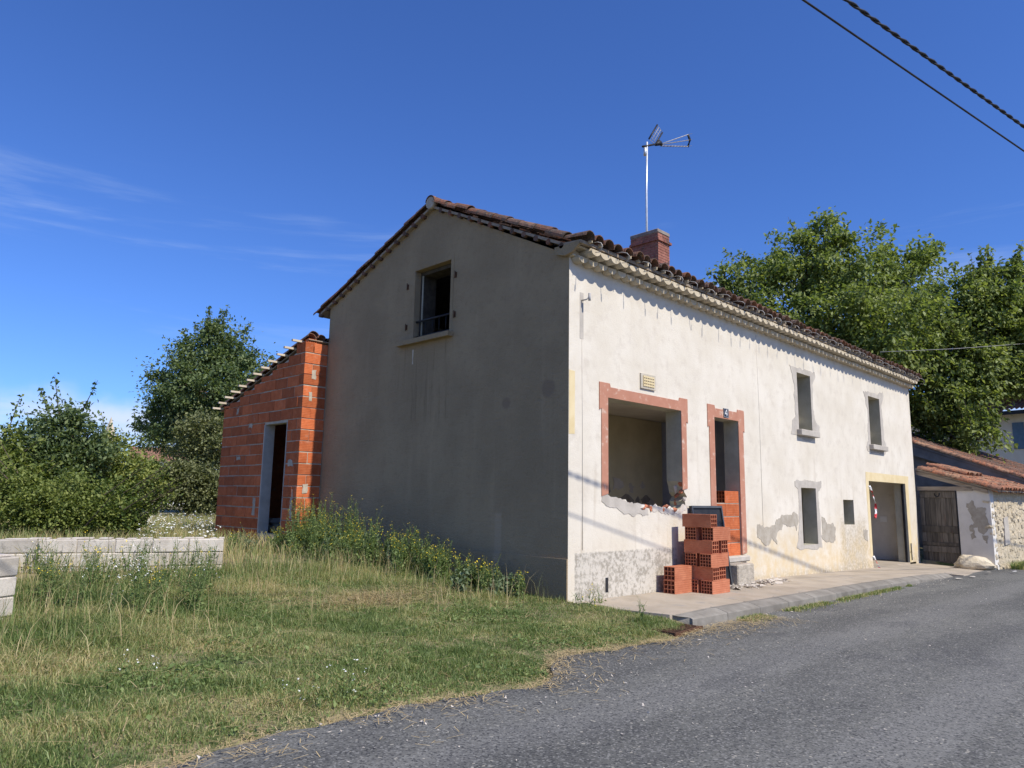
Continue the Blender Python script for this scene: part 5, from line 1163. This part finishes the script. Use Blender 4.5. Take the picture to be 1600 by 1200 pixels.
# straw litter along the verge and on the asphalt
rg = np.random.default_rng(26); n = 5200; x = rg.uniform(-8.6, 2.2, n)
y = edge_y(x)+np.where(rg.uniform(0, 1, n) < 0.7, rg.normal(-0.04, 0.10, n), rg.normal(-0.2, 0.28, n)); a = rg.uniform(0, math.pi, n); L = rg.uniform(0.03, 0.14, n)
keep_ = (n2(x*0.6, x*0.2, 4.1, 0.4)+0.6*n2(x, y, 7.0, 1.2) > rg.normal(-0.3, 0.35, n)); y = np.where(keep_, y, edge_y(x)+rg.normal(0.5, 0.5, n).clip(0.02)); sel = (x > 0.35) & (y > -1.9); y = np.where(sel, -1.95-abs(rg.normal(0, .25, n)), y)
x2 = np.where(np.arange(1500) < 900, rg.normal(-2.35, 0.75, 1500), rg.uniform(-8.5, -0.3, 1500)); y2 = np.where(np.arange(1500) < 900, rg.normal(1.35, 0.28, 1500), rg.uniform(-1.9, 3.5, 1500)); x = np.append(x, x2); y = np.append(y, y2); a = np.append(a, rg.uniform(0, math.pi, 1500)); L = np.append(L, rg.uniform(0.08, 0.3, 1500)); n = len(x)
zg = np.maximum(ground_z(x, y), np.where(y < edge_y(x), road_z(x)+0.014, -9))+rg.uniform(0.004, 0.02, n)+np.where(np.arange(n) >= n-1500, rg.uniform(0.02, 0.12, n), 0)
dxv, dyv = np.cos(a)*L/2, np.sin(a)*L/2; wx, wy = -np.sin(a)*0.0025, np.cos(a)*0.0025; dz = rg.normal(0, 0.006, n)
P = np.stack([np.stack([x-dxv-wx, y-dyv-wy, zg-dz], 1), np.stack([x+dxv-wx, y+dyv-wy, zg+dz], 1), np.stack([x+dxv+wx, y+dyv+wy, zg+dz], 1), np.stack([x-dxv+wx, y-dyv+wy, zg-dz], 1)], 1).reshape(-1, 3)
b = np.arange(n)*4; np_mesh('straw_litter', P, np.stack([b, b+1, b+2, b+3], 1), M['straw'], kind='stuff', label='dry straw scattered along the verge')
# loose stones on road
rg = np.random.default_rng(27); mbg = MB()
for k in range(900):
    xx = rg.uniform(-7.5, 12); e0 = float(edge_y(np.array(xx))); yy = e0-abs(rg.normal(0, 0.5 if k % 3 else 2.2))-0.02; s = rg.uniform(0.004, 0.011); zr = float(road_z(xx))+0.012+0.03*math.sin(min(e0-yy, 7)/7*math.pi)-0.012
    p_ = [(xx+s*rg.normal(), yy+s*rg.normal(), zr+s*abs(rg.normal())) for _ in range(4)]; mbg.add(p_, [(0, 1, 2), (0, 2, 3), (0, 1, 3), (1, 2, 3)])
mbg.build('road_grit', M['rubble'], None, recalc=False, kind='stuff', label='pale loose grit on the asphalt')
# paper scraps
for k, (px, py) in enumerate(((1118, 1046), (1112, 1053), (1117, 1062), (1152, 1045), (1520, 901), (1545, 894), (1585, 893), (1498, 904), (1440, 925), (1395, 912))):
    q = on_z(px, py, float(road_z(3 if px < 1200 else 12))+0.03); s = 0.06 if px < 1200 else 0.14
    pts = [(q[0]+s*rg.uniform(.5, 1)*math.cos(t)*1.3, q[1]+s*rg.uniform(.5, 1)*math.sin(t)*0.6, q[2]+rg.uniform(0, .012)) for t in np.linspace(0, 2*math.pi, 7)[:-1]]
    MB().add(pts, [(0, 1, 2, 3, 4, 5)]).build('paper_scrap', M['rubble'] if k % 3 else M['white'], None, recalc=False, label='white scrap of debris lying on the asphalt', cat='debris', group='white scraps on the road')
# drain grate at the kerb corner
dg = on_z(1058, 985, -0.13); gr_ = empty('drain_grate', (dg[0], dg[1], float(road_z(dg[0]))+0.016), rad(4), label='rusty iron drain grate at the corner of the kerb', cat='drain')
MB().box((-0.36, -0.16, -0.05), (0.36, 0.16, 0.0)).build('pit', M['dark'], gr_)
for k in range(12): MB().box((-0.34+k*0.06, -0.15, 0.001), (-0.312+k*0.06, 0.15, 0.016)).build('bar', M['rust'], gr_)
mb = MB(); mb.box((-0.37, -0.175, -0.03), (0.37, -0.151, 0.018)); mb.box((-0.37, 0.151, -0.03), (0.37, 0.175, 0.018)); mb.build('frame', M['rust'], gr_)

# ---- weeds along the gable and by the walls
def weed(base, h, spread_, nst, mat, flower, seed, label, group, name='wild_mustard', leafs=0.06, nl=46, spur=True):
    rg = np.random.default_rng(seed); base = np.array(base, float); root = empty(name, tuple(base), label=label, cat='weed', group=group)
    st = MB(); P = []; S_ = []; O = []; fl = []
    for k in range(nst):
        a = rg.uniform(0, 2*math.pi); hh = h*rg.uniform(0.55, 1.1); tip = np.array([math.cos(a)*spread_*rg.uniform(.2, 1), math.sin(a)*spread_*rg.uniform(.2, 1), hh]); b_ = np.array([math.cos(a), math.sin(a), 0])*spread_*0.3*rg.uniform(0, 1)
        mid = b_*0.5+tip*0.5+rg.normal(0, 0.02, 3)+np.array([0, 0, 0.04]); st.tube([b_-[0, 0, .05], mid, tip], [0.005, 0.004, 0.002], 4, cap=False)
        t = rg.uniform(0.05, 1, nl)**0.8; pp = np.where(t[:, None] < .5, b_+(mid-b_)*(t[:, None]*2), mid+(tip-mid)*(t[:, None]*2-1)); P.append(pp+rg.normal(0, 0.035, (nl, 3))*(1.3-t[:, None])); S_.append(leafs*(1.35-t)*rg.uniform(.6, 1.3, nl))
        if spur:
            for j in range(3):
                t_ = rg.uniform(.55, .95); c = mid+(tip-mid)*(t_*2-1) if t_ > .5 else mid; e = c+rg.normal(0, 0.06, 3)+[0, 0, 0.09]; st.tube([c, e], [0.0025, 0.0015], 3, cap=False); fl.append(e)
        fl.append(tip)
    P = np.concatenate(P); S_ = np.concatenate(S_); V, F = leaves(P, S_, rg, 2.0, 0.0, 0.4)
    st.build('stem', mat, root, recalc=False); np_mesh('foliage', V, F, mat, root)
    if flower is not None:
        fb = MB()
        for c in fl:
            if rg.random() < 0.62:
                for _ in range(2):
                    q = c+rg.normal(0, 0.012, 3); r0 = rg.uniform(0.006, 0.012); fb.add([(q[0]+r0*math.cos(t), q[1]+r0*math.sin(t), q[2]+rg.normal(0, .004)) for t in np.linspace(0, 2*math.pi, 6)[:-1]], [(0, 1, 2, 3, 4)])
        if fb.v: fb.build('flower_heads', flower, root, recalc=False, kind='stuff')
    return root
GW = 'yellow flowered weeds along the gable'
rg = np.random.default_rng(31)
k = 0
for i in range(60):
    t = i/59; yv = 0.75+t*6.1+rg.normal(0, .12); xv = -0.2-abs(rg.normal(0, 0.45))-0.35*math.sin(t*math.pi)
    hh = 0.38+0.56*ss(np.array(t*1.6)).item()*rg.uniform(0.45, 1.35)
    bl = rg.random() < 0.22
    if bl: weed((xv, yv, float(ground_z(xv, yv))), hh*0.85, 0.20, 7, M['leaf_blue'], None, 100+i, 'broad leaved bluish green weed growing at the foot of the grey gable', 'bluish weeds along the gable', 'broadleaf_weed', 0.105, 34, False)
    else: weed((xv, yv, float(ground_z(xv, yv))), hh, 0.18, 7, M['leaf_weed'], M['yellowflower'], 100+i, 'tall weed with tiny yellow flowers growing at the foot of the grey gable', GW)
for i in range(26):
    yv = rg.uniform(3.2, 6.6); xv = -0.75-rg.uniform(0, 0.75)
    weed((xv, yv, float(ground_z(xv, yv))), rg.uniform(0.28, 0.6), 0.2, 6, M['leaf_weed'], M['yellowflower'] if i % 2 else None, 300+i, 'bushy green weed standing out from the gable beside the straw patch', 'weeds out from the gable', 'wild_mustard', 0.07, 44)
for i in range(12):
    yv = rg.uniform(6.2, 7.0); xv = -0.75-rg.uniform(0, 1.3); yv += 0.0
    weed((xv, yv, float(ground_z(xv, yv))), rg.uniform(0.3, 0.55), 0.18, 6, M['leaf_weed'] if i % 3 else M['leaf_blue'], M['yellowflower'], 160+i, 'bushy yellow flowered weed before the annex corner', 'weeds before the annex')
for i in range(44):
    q = at(rg.uniform(45, 330), rg.uniform(890, 930), rg.uniform(7.6, 10.4)); xv, yv = q[0], q[1]
    weed((xv, yv, float(ground_z(xv, yv))), rg.uniform(0.30, 0.68), 0.16, 5, M['leaf_weed'], M['whiteflower'] if i % 3 == 0 else (M['yellowflower'] if i % 3 == 1 else None), 200+i, 'thin wild flower stem standing before the concrete block wall', 'wild flowers before the block wall', 'wild_flower', 0.045, 22)
for i, (px, py) in enumerate(((925, 953), (940, 946), (1003, 968), (905, 950))):
    q = on_z(px, py, -0.03); weed((q[0], q[1], -0.06), 0.22 if i else 0.3, 0.08, 4, M['leaf_weed'], M['yellowflower'] if i == 0 else None, 240+i, 'small weed sprouting at the broken end of the pavement', 'weeds at the pavement end', 'small_weed', 0.04, 12)
for i, (px, py) in enumerate(((470, 1096), (500, 1100), (545, 1085), (235, 1072), (196, 1068))):
    q = on_z(px, py, -0.05); weed((q[0], q[1], float(ground_z(q[0], q[1]))), 0.08, 0.05, 2, M['leaf_weed'], M['whiteflower'], 250+i, 'low white daisy like flower in the mown verge', 'daisies in the verge', 'daisy', 0.03, 10)
